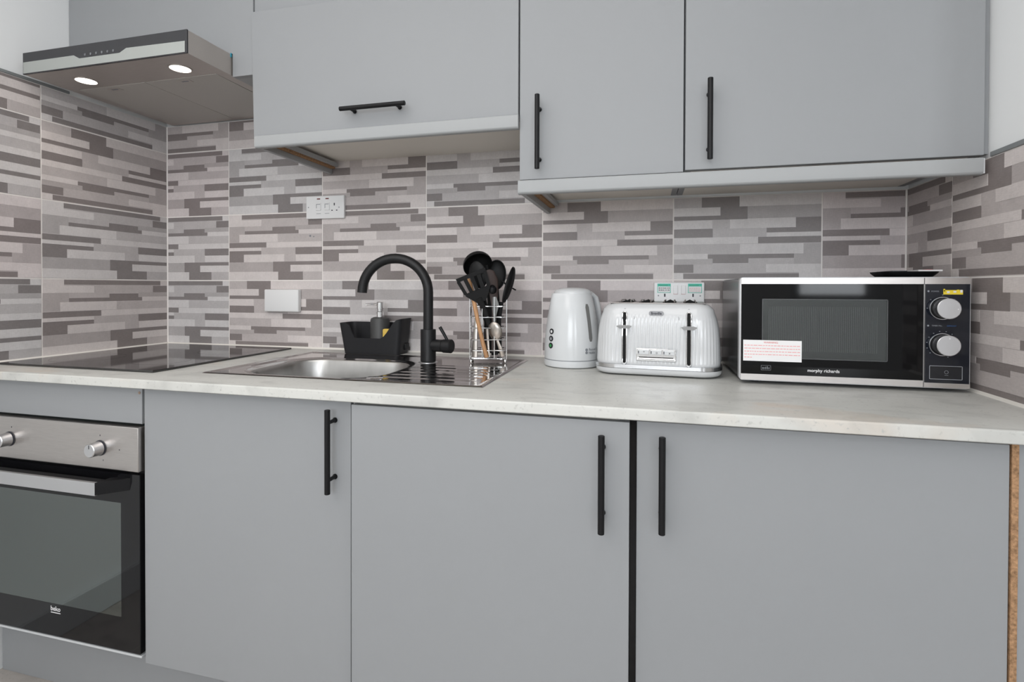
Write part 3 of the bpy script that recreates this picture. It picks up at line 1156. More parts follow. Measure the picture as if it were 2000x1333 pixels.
for x in (1.8775, 1.9985):
    b = MB()
    screw(b, x, 1.1118, y, 0)
    b.build('screw', PRNG, t, smooth=0)
for x0, x1, dark in ((1.8745, 1.9135, True), (1.9635, 2.0030, False)):
    b = MB()
    z0, z1 = 1.1205, 1.1485
    b.box(x0, x1, y-0.0006, y, z0, z1, mi=0)
    b.box(x0+0.0015, x1-0.0015, y-0.0009, y-0.0004, z0+0.0015, z1-0.0085, mi=1)
    n = 0
    for zz in ((1.1345, 1.1285) if dark else (1.1340, 1.1300, 1.1260)):
        xx = x0+0.004
        while xx < x1-0.006:
            ww = random.uniform(0.002, 0.005)
            b.box(xx, xx+ww, y-0.0012, y-0.0008, zz-0.0008, zz+(0.0016 if dark else 0.0004), mi=2)
            xx += ww+random.uniform(0.0012, 0.003)
    xx = x0+0.004
    b.box(xx, x1-0.008, y-0.0009, y-0.0004, 1.1430, 1.1445, mi=3)
    b.build('sticker', [TEAL, PAPER, PRND if dark else PINK, GREENP], t, smooth=0,
            label='teal bordered sticker with dark writing' if dark else 'teal bordered sticker with faint pink writing')

# ------------------------------------------------------------------ sink caddy, dispenser, sponge
CX, CY = 0.944, -0.050
t = thing('sink_caddy', 'charcoal plastic caddy with scooped front behind the sink', 'caddy', (CX, CY, CZ+0.0005))


def caddy_top(x, yy):
    z = 0.103 + 0.018*sst(0.05, 0.125, x)
    if yy < 0:
        z -= 0.050*sst(-0.088, -0.055, x)*(1-sst(0.035, 0.10, x))
    return z


b = MB(local=True)
rings = []
for lev in range(0, 9):
    q = lev/8
    ww, dd = 0.205+0.031*q, 0.080+0.008*q
    ring = [(x-0.003*q, yy, 0) for x, yy in rr(ww, dd, 0.016, 4)]
    # refine the long sides
    rr2 = []
    for i in range(len(ring)):
        p, nq = ring[i], ring[(i+1) % len(ring)]
        rr2.append(p)
        dl = math.hypot(nq[0]-p[0], nq[1]-p[1])
        k = int(dl/0.012)
        for s in range(1, k):
            rr2.append((p[0]+(nq[0]-p[0])*s/k, p[1]+(nq[1]-p[1])*s/k, 0))
    rings.append(rr2)
n = min(len(r_) for r_ in rings)
if any(len(r_) != n for r_ in rings):
    base_ring = rings[-1]
    rings = []
    for lev in range(0, 9):
        q = lev/8
        rings.append([((x+0.003)*(0.205+0.031*q)/0.236-0.003*q, yy*(0.080+0.008*q)/0.088, 0) for x, yy, _ in base_ring])
out = [[(x, yy, caddy_top(x, yy)*lev/8) for x, yy, _ in r_] for lev, r_ in enumerate(rings)]
inn = [[(x*0.972, yy*0.93, max(0.004, caddy_top(x, yy)*lev/8)) for x, yy, _ in r_] for lev, r_ in enumerate(rings)]
b.loft(out + inn[::-1], 0)
b.build('tub', CADDY, t, smooth=50)
for i, sx_ in enumerate((-1,)):
    b = MB(local=True)
    b.box(0.098, 0.110, 0.0, 0.03, 0.012, 0.035, bev=0.003)
    b.build('drain_spout', BPLAS, t)

t = thing('soap_dispenser', 'grey soap dispenser with chrome pump standing in the sink caddy', 'soap dispenser', (0.9585, -0.0500, CZ+0.005))
b = MB(local=True)
b.lathe([(0.030, 0), (0.0325, 0.003), (0.0325, 0.108), (0.030, 0.114), (0.022, 0.118), (0.014, 0.119)], (0, 0, 0), 32)
b.build('bottle', mat('grey_dispenser', (0.055, 0.055, 0.055, 1), 0.5), t)
b = MB(local=True)
b.lathe([(0.0125, 0.118), (0.0125, 0.136), (0.0095, 0.138), (0.0095, 0.146), (0.0115, 0.1465), (0.0115, 0.168), (0.010, 0.170)], (0, 0, 0), 24)
b.tube([(0, 0, 0.162), (-0.025, -0.004, 0.163), (-0.050, -0.008, 0.1605)], [0.004, 0.0036, 0.003], 12)
b.build('pump', CHROME, t)
b = MB()
b.box(0.9870, 1.0150, -0.0885, -0.0705, CZ+0.008, 0.9960, bev=0.005, seg=3)
tag(b.build('sponge', YEL), 'small yellow sponge tucked behind the soap dispenser in the caddy', 'sponge')

# ------------------------------------------------------------------ utensil rack
RX, RY = 1.3765, -0.148
t = thing('utensil_rack', 'square chrome wire utensil holder standing on the draining board', 'utensil holder', (RX, RY, CZ+0.0015), math.radians(16))
RW, RDp = 0.106, 0.080
for x in (-1, 1):
    for yy in (-1, 1):
        b = MB(local=True)
        b.lathe([(0.001, 0), (0.004, 0.001), (0.0055, 0.005), (0.004, 0.009), (0.001, 0.010)], (x*RW/2*0.96, yy*RDp/2*0.96, 0), 14)
        b.build('foot', CHROME, t)
for i, z in enumerate((0.012, 0.036, 0.068, 0.103, 0.135, 0.168)):
    b = MB(local=True)
    b.tube([(x, yy, z) for x, yy in rr(RW, RDp, 0.012, 4)], 0.0017, 8, closed=True)
    b.build('hoop', CHROME, t)
xs = [-RW/2, -RW/6, RW/6, RW/2]
vw = [(x, -RDp/2) for x in xs] + [(x, RDp/2) for x in xs] + [(sx_*RW/2, yy) for sx_ in (-1, 1) for yy in (-RDp/6, RDp/6)]
for x, yy in vw:
    b = MB(local=True)
    kx, ky = (x*0.97, yy*1.03) if abs(yy) > 0.04 else (x*1.03, yy)
    b.tube([(kx, ky, 0.010), (kx, ky, 0.100), (kx, ky, 0.196)], 0.0015, 8)
    b.build('upright', CHROME, t)
b = MB(local=True)
for k in range(5):
    x = -RW/2+RW*(k+0.5)/5
    b.tube([(x, -RDp/2, 0.011), (x, RDp/2, 0.011)], 0.0012, 6)
b.box(-RW/2+0.003, RW/2-0.003, -RDp/2+0.003, RDp/2-0.003, 0.0125, 0.0140)
b.build('base_grid', CHROME, t)


def P(x, yy, z):
    ca, sa = math.cos(math.radians(16)), math.sin(math.radians(16))
    return (RX+x*ca-yy*sa, RY+x*sa+yy*ca, CZ+0.0015+z)


def strip(b, pts, rs, flat=0.35, face=(0, -1, 0), seg=14, mi=0):
    """a flattened tube whose thin side looks along `face`"""
    b.tube([P(*p) for p in pts], rs, seg, mi, sq=(1.0/1.0, face)) if flat == 1 else _flat(b, [P(*p) for p in pts], rs, flat, face, seg, mi)


def _flat(b, pts, rs, flat, face, seg, mi):
    pts = [Vector(p) for p in pts]
    n = len(pts)
    rings = []
    for i in range(n):
        t_ = (pts[min(i+1, n-1)]-pts[max(i-1, 0)]).normalized()
        f = Vector(face)
        f = (f-t_*f.dot(t_)).normalized()
        s_ = t_.cross(f)
        thick = min(rs[i]*flat, 0.004) if flat < 0.9 else rs[i]
        rings.append([tuple(pts[i]+f*math.cos(2*PI*k/seg)*thick+s_*math.sin(2*PI*k/seg)*rs[i]) for k in range(seg)])
    b.loft(rings, mi)


def bowl(b, c, nrm, upv, ra, rb, depth, mi=0, thick=0.002):
    """an open spoon or ladle bowl: c rim centre, nrm opening direction, upv long axis"""
    c = Vector(P(*c))
    nrm = Vector(nrm).normalized()
    u = Vector(upv)
    u = (u-nrm*u.dot(nrm)).normalized()
    v = nrm.cross(u)
    rings = []
    for sgn, offs in ((1, 0.0), (-1, thick)):
        rows = []
        for k in range(0, 8):
            a = (PI/2)*k/7
            s_ = max(math.cos(a), 0.02)
            d = depth*math.sin(a)
            rows.append([tuple(c-nrm*(d+offs*(0 if k == 0 else 1))+(u*math.cos(q)*(ra+offs)+v*math.sin(q)*(rb+offs))*s_) for q in [2*PI*i/28 for i in range(28)]])
        rings.append(rows)
    b.loft(rings[0][::-1]+rings[1], mi)


# slotted turner
t = thing('slotted_turner', 'black slotted turner leaning left, front of the utensil rack', 'kitchen utensil', P(0, -0.02, 0.016))
b = MB()
M4 = Matrix.Translation(P(-0.024, -0.047, 0.196)) @ Matrix.Rotation(math.radians(14), 4, 'Z') @ Matrix.Rotation(math.radians(-22), 4, 'Y') @ Matrix.Rotation(math.radians(12), 4, 'X')
mb = MB()
outline = [(-0.012, -0.012), (0.012, -0.012), (0.036, 0.012), (0.046, 0.072), (-0.046, 0.072), (-0.036, 0.012)]
# head as a comb of bars around four slots
mb.prism([(-0.013, -0.016), (0.013, -0.016), (0.038, 0.016), (0.039, 0.024), (-0.039, 0.024), (-0.038, 0.016)], 'y', -0.0015, 0.0015)
mb.prism([(-0.045, 0.064), (0.045, 0.064), (0.046, 0.076), (-0.046, 0.076)], 'y', -0.0015, 0.0015)
for k in range(5):
    xc0 = -0.036+k*0.018
    xc1 = -0.042+k*0.021
    hw = 0.0056 if 0 < k < 4 else 0.0050
    mb.prism([(xc0-hw, 0.022), (xc0+hw, 0.022), (xc1+hw, 0.066), (xc1-hw, 0.066)], 'y', -0.0015, 0.0015)
bmesh.ops.transform(mb.bm, matrix=M4, verts=mb.bm.verts[:])
mb.build('head', BNYL, t, smooth=0)
b = MB()
_flat(b, [P(0.020, -0.012, 0.02), P(0.004, -0.022, 0.10), P(-0.016, -0.040, 0.165), P(-0.029, -0.047, 0.192)], [0.011, 0.011, 0.009, 0.011], 0.35, (0, -1, 0), 14, 0)
b.build('handle', BNYL, t)
# ladle
t = thing('ladle', 'black ladle, its deep round bowl the highest thing in the rack', 'kitchen utensil', P(0, 0, 0.016))
b = MB()
bowl(b, (-0.032, -0.012, 0.290), (0.42, -0.62, -0.62), (0, 0, 1), 0.044, 0.043, 0.036)
b.build('bowl', BNYL, t)
b = MB()
_flat(b, [P(0.010, 0.030, 0.02), P(0.006, 0.030, 0.15), P(0.000, 0.022, 0.24), P(-0.010, 0.014, 0.292)], [0.009, 0.009, 0.008, 0.008], 0.4, (0, -1, 0), 14, 0)
b.build('handle', BNYL, t)
# serving spoon inside the ladle outline
t = thing('serving_spoon', 'black oval serving spoon in front of the ladle bowl', 'kitchen utensil', P(0, 0, 0.016))
b = MB()
bowl(b, (-0.030, -0.030, 0.262), (0.15, 1, 0.1), (-0.2, 0, 1), 0.040, 0.027, 0.010)
b.build('bowl', BNYL, t)
b = MB()
_flat(b, [P(-0.004, 0.006, 0.02), P(-0.006, -0.008, 0.14), P(-0.018, -0.028, 0.228)], [0.009, 0.008, 0.007], 0.4, (0, -1, 0), 14, 0)
b.build('handle', BNYL, t)
# long spoon on the right
t = thing('cooking_spoon', 'black cooking spoon leaning out to the right of the rack', 'kitchen utensil', P(0, 0, 0.016))
b = MB()
bowl(b, (0.058, -0.030, 0.232), (-0.85, -0.50, 0.25), (0.40, 0, 1), 0.055, 0.028, 0.012)
b.build('bowl', BNYL, t)
b = MB()
_flat(b, [P(0.020, 0.010, 0.02), P(0.030, -0.010, 0.12), P(0.038, -0.026, 0.180)], [0.008, 0.008, 0.008], 0.5, (0, -1, 0), 14, 0)
b.build('handle', BNYL, t)
# whisk-like thin rod poking right
t = thing('spaghetti_server', 'black nylon server with a small prong poking out at the far right', 'kitchen utensil', P(0, 0, 0.016))
b = MB()
bowl(b, (0.022, 0.012, 0.262), (0.2, -1, 0.1), (0.1, 0, 1), 0.046, 0.030, 0.012)
b.tube([P(0.040, 0.014, 0.245), P(0.060, 0.012, 0.228), P(0.084, 0.010, 0.216)], [0.003, 0.0025, 0.0022], 10)
b.build('head', BNYL, t)
b = MB()
_flat(b, [P(0.034, 0.030, 0.02), P(0.030, 0.024, 0.14), P(0.024, 0.016, 0.222)], [0.008, 0.008, 0.007], 0.5, (0, -1, 0), 14, 0)
b.build('handle', BNYL, t)
# wooden spatula edge
b = MB()
_flat(b, [P(0.016, -0.030, 0.03), P(0.018, -0.032, 0.16), P(0.016, -0.034, 0.21), P(0.010, -0.036, 0.245), P(0.002, -0.038, 0.268), P(-0.001, -0.038, 0.276)],
      [0.006, 0.007, 0.014, 0.019, 0.016, 0.006], 0.15, (0.5, -1, 0), 16, 0)
tag(b.build('wooden_spatula', BROWN), 'dark brown wooden spatula blade in the middle of the rack', 'kitchen utensil')
# wooden spoon
b = MB()
_flat(b, [P(-0.004, -0.040, 0.016), P(-0.016, -0.041, 0.06), P(-0.030, -0.042, 0.12), P(-0.042, -0.038, 0.18), P(-0.056, -0.034, 0.235), P(-0.060, -0.033, 0.250)],
      [0.0068, 0.0062, 0.0060, 0.0065, 0.008, 0.004], 0.95, (0, -1, 0), 14, 0)
tag(b.build('wooden_spoon', WOOD), 'light wooden spoon standing diagonally behind the black turner', 'kitchen utensil')
# steel spoon
CUTL = mat('dull_cutlery_steel', (0.36, 0.33, 0.30, 1), 0.28, 1.0)
t = thing('steel_spoon', 'steel tablespoon with its bowl facing forward at mid height in the rack', 'kitchen utensil', P(0, 0, 0.016))
b = MB()
bowl(b, (0.021, -0.036, 0.094), (0.1, 1, 0.2), (-0.15, 0, 1), 0.028, 0.0205, 0.009, thick=0.0012)
b.build('bowl', CUTL, t)
b = MB()
_flat(b, [P(0.026, -0.037, 0.068), P(0.035, -0.036, 0.045), P(0.044, -0.030, 0.018)], [0.004, 0.006, 0.008], 0.3, (0, -1, 0), 12, 0)
b.build('handle', CUTL, t)
b = MB()
_flat(b, [P(-0.040, -0.030, 0.016), P(-0.040, -0.030, 0.05), P(-0.038, -0.028, 0.100), P(-0.036, -0.024, 0.15)], [0.009, 0.0085, 0.006, 0.004], 0.35, (0, -1, 0), 12, 0)
tag(b.build('butter_knife', CUTL), 'steel cutlery handle standing at the left side of the rack', 'kitchen utensil')
b = MB()
_flat(b, [P(0.000, -0.034, 0.016), P(-0.002, -0.034, 0.06), P(-0.004, -0.036, 0.100)], [0.006, 0.0055, 0.0045], 0.35, (0, -1, 0), 12, 0)
tag(b.build('teaspoon', CUTL), 'thin steel teaspoon handle beside the wooden spoon in the rack', 'kitchen utensil')
# peeler with a clear grey handle and a black masher head
t = thing('vegetable_peeler', 'grey handled peeler with a round black end, centre right of rack', 'kitchen utensil', P(0, 0, 0.016))
b = MB()
_flat(b, [P(0.018, -0.032, 0.10), P(0.018, -0.032, 0.14), P(0.021, -0.034, 0.172), P(0.018, -0.036, 0.196)], [0.004, 0.006, 0.012, 0.006], 0.4, (0, -1, 0), 14, 0)
b.build('handle', mat('clear_grey_plastic', (0.20, 0.205, 0.20, 1), 0.25), t)
b = MB()
b.lathe([(0.004, 0), (0.010, 0.003), (0.013, 0.010), (0.012, 0.018), (0.006, 0.025), (0.001, 0.027)], P(0.012, -0.038, 0.205), 20)
b.build('end_cap', BPLAS, t)

# ------------------------------------------------------------------ kettle
t = thing('electric_kettle', 'white plastic jug kettle on its base between utensil rack and toaster', 'kettle', (1.6330, -0.160, CZ+0.0005), math.radians(42))
b = MB(local=True)
b.lathe([(0.073, 0), (0.0785, 0.003), (0.0800, 0.012), (0.0795, 0.0200)], (0, 0, 0), 64)
b.build('power_base', WPLAS, t)
b = MB(local=True)
b.lathe([(0.0775, 0.0200), (0.0775, 0.0225)], (0, 0, 0), 64)
b.build('base_gap', PRNG, t)


def kr(z):
    pr = [(0.0225, 0.0788), (0.05, 0.0788), (0.09, 0.0765), (0.13, 0.0720), (0.165, 0.066), (0.19, 0.0605), (0.205, 0.0565)]
    for (a, ra), (c, rc) in zip(pr[:-1], pr[1:]):
        if z <= c:
            return ra+(rc-ra)*(z-a)/(c-a)
    return pr[-1][1]


b = MB(local=True)
rings = []
for k in range(19):
    z = 0.0225+(0.205-0.0225)*k/18
    r0 = kr(z)
    ring = []
    for i in range(64):
        a = 2*PI*i/64
        r_ = r0
        # spout beak on the left
        d = math.atan2(math.sin(a-PI), math.cos(a-PI))
        r_ += 0.009*sst(0.10, 0.205, z)*math.exp(-(d/0.28)**2)
        ring.append((r_*math.cos(a), r_*math.sin(a), z))
    rings.append(ring)
rings.append([(x*0.97, yy*0.97, 0.2085) for x, yy, z in rings[-1]])
b.loft(rings)
body = b.build('body', WPLAS, t, smooth=40)
b = MB(local=True)
b.lathe([(0.0545, 0.2080), (0.0545, 0.2110), (0.050, 0.2180), (0.036, 0.2230), (0.015, 0.2250), (0.001, 0.2253)], (0.003, 0, 0), 48)
b.box(0.046, 0.064, -0.013, 0.013, 0.205, 0.2150, bev=0.003)
b.build('lid', WPLAS, t, smooth=40)
b = MB(local=True)
_pts = [(0.050, 0, 0.204), (0.066, 0, 0.2045), (0.080, 0, 0.195), (0.089, 0, 0.170), (0.094, 0, 0.135), (0.096, 0, 0.100), (0.094, 0, 0.072), (0.087, 0, 0.058), (0.076, 0, 0.055)]
pts = [Vector(p) for p in _pts]
rings = []
for i, p in enumerate(pts):
    tt = (pts[min(i+1, len(pts)-1)]-pts[max(i-1, 0)]).normalized()
    s_ = Vector((0, 1, 0))
    nn = tt.cross(s_)
    rings.append([tuple(p+nn*math.cos(2*PI*k/16)*0.0095+s_*math.sin(2*PI*k/16)*0.0150) for k in range(16)])
b.loft(rings)
b.build('handle', WPLAS, t, smooth=50)


KR = math.radians(56)


def on_kettle(az, z, out=0.0006):
    r_ = kr(z)+out
    return Vector((r_*math.sin(az), -r_*math.cos(az), z))


b = MB(local=True)
# water gauge, a slightly bowed slot on the right of the body
pa = []
for k in range(13):
    q = k/12
    az = 1.09+0.05*(1-q)-KR
    z = 0.075+0.104*q
    pa.append((az, z, 0.0062*(1.0 if 0 < k < 12 else 0.55)))
L0, R0 = [], []
for az, z, hw in pa:
    da = hw/kr(z)
    L0.append(tuple(on_kettle(az-da, z)))
    R0.append(tuple(on_kettle(az+da, z)))
Lb = [tuple(Vector(p)*0.985) for p in L0]
Rb = [tuple(Vector(p)*0.985) for p in R0]
b.loft([[l, r_, rb, lb] for l, r_, rb, lb in zip(L0, R0, Rb, Lb)], 0)
b.build('water_gauge', GAUGE, t)
BADG = mat('dark_badge', (0.02, 0.022, 0.025, 1), 0.35)
for k, (z, m2) in enumerate(((0.1010, PRNW), (0.0810, PRNG), (0.0615, GREENP))):
    b = MB(local=True)
    az = -0.46-KR
    c = on_kettle(az, z, 0.0)
    nrm = Vector((math.sin(az), -math.cos(az), 0))
    b.cyl(c-nrm*0.002, c+nrm*0.0010, 0.0082, 24, mi=0)
    b.cyl(c+nrm*0.0010, c+nrm*0.0014, 0.0042, 20, mi=1)
    b.build('badge', [BADG, m2], t)
b = MB(local=True)
az = 1.06-KR
for s, z in (('Russell', 0.0530), ('Hobbs', 0.0435)):
    for i, ch in enumerate(s):
        a_ = az+i*0.0052/kr(z)
        c = on_kettle(a_, z, 0.0006)
        b.text(ch, 0.0098, Matrix.Translation(c) @ Matrix.Rotation(a_, 4, 'Z') @ Matrix.Rotation(PI/2, 4, 'X'), 0, bold=0.0001)
c = on_kettle(az-0.13, 0.0485, 0.0)
nrm = Vector((math.sin(az-0.13), -math.cos(az-0.13), 0))
for dz in (0.004, -0.004):
    b.cyl(c+Vector((0, 0, dz))-nrm*0.001, c+Vector((0, 0, dz))+nrm*0.0008, 0.0040, 16)
b.build('logo', PRNM, t, smooth=0)

# ------------------------------------------------------------------ toaster
t = thing('four_slice_toaster', 'white ribbed four-slice toaster with chrome trim beside the microwave', 'toaster', (1.8750, -0.1790, CZ+0.0005), math.radians(-3.5))
TWd, TDp = 0.315, 0.268


def tring(wd, dp, r, z, flute=0.0):
    pts = rr(wd, dp, r, 30)
    # insert points along the long front/back sides
    out = []
    n = len(pts)
    for i in range(n):
        p, q = pts[i], pts[(i+1) % n]
        out.append(p)
        dl = math.hypot(q[0]-p[0], q[1]-p[1])
        if dl > 0.05:
            k = 150 if abs(p[1]-q[1]) < 1e-6 else 60
            for s in range(1, k):
                out.append((p[0]+(q[0]-p[0])*s/k, p[1]+(q[1]-p[1])*s/k))
    res = []
    for x, yy in out:
        if flute and yy < 0:
            ex, ey = abs(x)-(wd/2-r), abs(yy)-(dp/2-r)
            th = math.atan2(max(ex, 0), ey) if ex > 0 and ey > 0 else (0.0 if ex <= 0 else PI/2)
            s_ = abs(x) if ex <= 0 else (wd/2-r)+r*th
            wv = 0.5-0.5*math.cos(s_/0.0092*2*PI)
            calm = 0.0 if 0.069 < s_ < 0.088 else 1.0
            k_ = flute*wv*calm*(1-sst(0.7, 1.2, th))
            sg = 1 if x > 0 else -1
            res.append((x-sg*math.sin(th)*k_, yy+math.cos(th)*k_, z))
        else:
            res.append((x, yy, z))
    return res


b = MB(local=True)
b.loft([tring(TWd-0.02, TDp-0.02, 0.045, 0.003), tring(TWd-0.008, TDp-0.008, 0.052, 0.005), tring(TWd+0.000, TDp, 0.055, 0.011), tring(TWd+0.001, TDp+0.001, 0.055, 0.0185)])
for sx_ in (-1, 1):
    for sy_ in (-1, 1):
        b.lathe([(0.010, 0), (0.010, 0.004)], (sx_*0.12, sy_*0.09, 0), 12)
b.build('base', WENAM, t, smooth=50)
b = MB(local=True)
b.loft([tring(TWd-0.002, TDp-0.002, 0.055, 0.0186), tring(TWd+0.003, TDp+0.003, 0.056, 0.0195), tring(TWd+0.003, TDp+0.003, 0.056, 0.0285), tring(TWd-0.002, TDp-0.002, 0.055, 0.0294)])
b.build('chrome_band', mat('band_chrome', (0.62, 0.62, 0.63, 1), 0.16, 1.0), t, smooth=50)
b = MB(local=True)
R_ = []
for z, wd, dp, r_, fl in ((0.0295, 0.3090, 0.262, 0.052, 0.0), (0.034, 0.3105, 0.264, 0.052, 0.0), (0.038, 0.3105, 0.264, 0.052, 0.0016), (0.07, 0.3090, 0.2635, 0.052, 0.0022),
                          (0.10, 0.3060, 0.262, 0.052, 0.0022), (0.125, 0.3010, 0.259, 0.052, 0.0020), (0.138, 0.2960, 0.2565, 0.052, 0.0012), (0.148, 0.2910, 0.253, 0.050, 0.0),
                          (0.160, 0.2820, 0.247, 0.048, 0), (0.170, 0.277, 0.238, 0.045, 0), (0.178, 0.262, 0.226, 0.040, 0), (0.1825, 0.250, 0.216, 0.036, 0), (0.184, 0.240, 0.208, 0.034, 0)):
    R_.append(tring(wd, dp, r_, z, fl))
b.loft(R_)
b.build('body', WENAM, t, smooth=45)
b = MB(local=True)
b.box(-0.119, 0.119, -0.098, 0.098, 0.1838, 0.1862, bev=0.0010)
tp = b.build('top_plate', mat('toaster_top_steel', (0.30, 0.28, 0.27, 1), 0.3, 1.0), t)
b = MB(local=True)
for x in (-0.082, -0.030, 0.030, 0.082):
    b.box(x-0.017, x+0.017, -0.078, 0.078, 0.1856, 0.1868)
b.build('bread_slots', DARK, tp, smooth=0)
b = MB(local=True)
for x in (-0.082, -0.030, 0.030, 0.082):
    for s in (-1, 1):
        b.tube([(x+s*0.014, -0.07, 0.184), (x+s*0.012, -0.05, 0.192), (x+s*0.012, 0.05, 0.192), (x+s*0.014, 0.07, 0.184)], 0.0016, 8)
    for s in (-1, 1):
        b.prism([(x-0.012, 0.1868), (x+0.012, 0.1868), (x, 0.1925)], 'y', s*0.050-0.001, s*0.050+0.001, mi=1)
b.build('bread_guides', [STEEL, DARK], tp, smooth=0)


def tf(z):
    """front face y of the toaster body at height z"""
    pr = [(0.034, 0.132), (0.07, 0.13175), (0.10, 0.131), (0.125, 0.1295), (0.138, 0.12825), (0.148, 0.1265), (0.160, 0.1235), (0.170, 0.119), (0.178, 0.113)]
    for (a, ra), (c, rc) in zip(pr[:-1], pr[1:]):
        if z <= c:
            return -(ra+(rc-ra)*(z-a)/(c-a))
    return -pr[-1][1]


for x in (-0.0785, 0.0785):
    b = MB(local=True)
    ys = tf(0.10)
    zA, zB = 0.036, 0.158
    # chrome surround as a stadium loop following the face
    loop = []
    for k in range(9):
        a = PI*k/8
        loop.append((x+0.0052*math.cos(a), tf(zB)-0.0014, zB+0.0052*math.sin(a)))
    for k in range(1, 12):
        z = zB+(zA-zB)*k/12
        loop.append((x-0.0052, tf(z)-0.0012, z))
    for k in range(9):
        a = PI+PI*k/8
        loop.append((x+0.0052*math.cos(a), tf(zA)-0.0012, zA+0.0052*math.sin(a)))
    for k in range(1, 12):
        z = zA+(zB-zA)*k/12
        loop.append((x+0.0052, tf(z)-0.0012, z))
    b.tube(loop, 0.0016, 8, closed=True)
    b.build('slot_surround', CHROME, t)
    b = MB(local=True)
    b.loft([[(x-0.0042, tf(z)-0.0008, z), (x+0.0042, tf(z)-0.0008, z), (x+0.0042, tf(z)+0.004, z), (x-0.0042, tf(z)+0.004, z)] for z in [zA-0.003+(zB-zA+0.006)*k/10 for k in range(11)]])
    b.build('lever_slot', DARK, t, smooth=0)
    b = MB(local=True)
    z = 0.1255
    b.box(x-0.002, x+0.002, tf(z)-0.010, tf(z)+0.002, z-0.004, z+0.004)
    b.loft([[(x+s*0.0185, tf(z)-0.011, z+0.0015), (x+s*0.0185, tf(z)-0.013, z+0.0025), (x+s*0.0185, tf(z)-0.013, z+0.0005)] if abs(s) == 1 else
            [(x+s*0.0185, tf(z)-0.008, z+0.0045), (x+s*0.0185, tf(z)-0.018, z+0.003), (x+s*0.0185, tf(z)-0.012, z-0.0045)] for s in (-1, -0.6, -0.3, 0, 0.3, 0.6, 1)])
    b.build('lever', SILVP, t)
b = MB(local=True)
za, zb2 = 0.0400, 0.0720
yv = tf(0.05)
b.box(-0.049, 0.049, yv-0.0030, yv+0.002, za, zb2, bev=0.002, mi=0)
pn = b.build('control_panel', CHROME, t)
b = MB(local=True)
for k in (-1, 0, 1):
    b.box(k*0.031-0.0140, k*0.031+0.0140, yv-0.0055, yv-0.002, 0.0565, 0.0680, bev=0.0012, mi=0)
    b.box(k*0.031-0.0125, k*0.031-0.0105, yv-0.0060, yv-0.0050, 0.0590, 0.0655, mi=1)
    b.text(('*', 'o', 'x')[k+1], 0.009, front(k*0.031+0.002, yv-0.0057, 0.0620), 1)
b.build('buttons', [WPLAS, PRND], pn, smooth=0)
b = MB(local=True)
b.box(-0.042, 0.042, yv-0.0036, yv-0.0026, 0.0475, 0.0505, mi=0)
b.cyl((-0.044, yv-0.004, 0.0460), (0.044, yv-0.004, 0.0460), 0.0028, 12, mi=1)
b.build('browning_slider', [DARK, CHROME], pn)
b = MB(local=True)
zc = 0.1600
yb = tf(zc)
pl = [(x_, z_+zc) for x_, z_ in rr(0.036, 0.0115, 0.005, 5)]
b.prism(pl, 'y', yb-0.0026, yb+0.003, mi=0)
b.text('Breville', 0.0088, front(0, yb-0.0028, zc), 1, bold=0.00025)
b.build('logo_badge', [mat('badge_grey', (0.26, 0.26, 0.27, 1), 0.4, 0.2), PRND], t, smooth=0)
for x in (-0.0785, 0.0785):
    b = MB(local=True)
    b.text('o' if x < 0 else 'n', 0.010, front(x, tf(0.171)-0.0006, 0.1705), 0)
    b.build('printed_mark', PRNG, t, smooth=0)
for x in (-0.0545, 0.0540):
    b = MB(local=True)
    b.text(')', 0.013, front(x, tf(0.150)-0.0009, 0.148), 0)
    b.build('printed_mark', PRNG, t, smooth=0)

b = MB()
pts = [(2.012, -0.12, CZ+0.020), (2.026, -0.118, CZ+0.030), (2.040, -0.112, CZ+0.034), (2.046, -0.10, CZ+0.026), (2.040, -0.085, CZ+0.008), (2.020, -0.06, CZ+0.005), (1.98, -0.03, CZ+0.005), (1.95, -0.02, CZ+0.02)]
cu_ = []
for i in range(len(pts)-1):
    for s in range(4):
        q = s/4
        p0, p1, p2, p3 = (Vector(pts[max(i-1, 0)]), Vector(pts[i]), Vector(pts[i+1]), Vector(pts[min(i+2, len(pts)-1)]))
        cu_.append(0.5*((2*p1)+(-p0+p2)*q+(2*p0-5*p1+4*p2-p3)*q*q+(-p0+3*p1-3*p2+p3)*q**3))
b.tube(cu_, 0.0032, 10)
tag(b.build('power_cord', WPLAS), 'white power cord looping in the gap between toaster and microwave', 'cord')

# ------------------------------------------------------------------ microwave
t = thing('microwave_oven', 'silver and black microwave with two round dials in the right corner', 'microwave', (2.286, -0.19, CZ+0.0005))
MX0, MX1, MZ0, MZ1, MF, MBk = 2.0560, 2.5160, 0.9185, 1.1605, -0.3500, -0.030
b = MB()
b.box(MX0+0.003, MX1-0.003, MF+0.022, MBk, MZ0+0.003, MZ1-0.002, bev=0.003)
b.build('casing', mat('grey_metal_casing', (0.20, 0.21, 0.215, 1), 0.22, 0.75), t)
for x in (MX0+0.04, MX1-0.04):
    for yy in (MF+0.05, MBk-0.03):
        b = MB()
        b.lathe([(0.012, 0), (0.013, 0.008)], (x, yy, CZ+0.001), 14)
        b.build('foot', BPLAS, t)


def frame_ring(b, x0, x1, z0, z1, r, y0, y1, tk, mi):
    o_ = rr(x1-x0, z1-z0, r, 5, (x0+x1)/2, (z0+z1)/2)
    i_ = rr(x1-x0-2*tk, z1-z0-2*tk, max(r-tk, 0.0005), 5, (x0+x1)/2, (z0+z1)/2)
    b.loft([[(x, y1, z) for x, z in o_], [(x, y0, z) for x, z in o_], [(x, y0, z) for x, z in i_], [(x, y1, z) for x, z in i_]], mi, False, False)


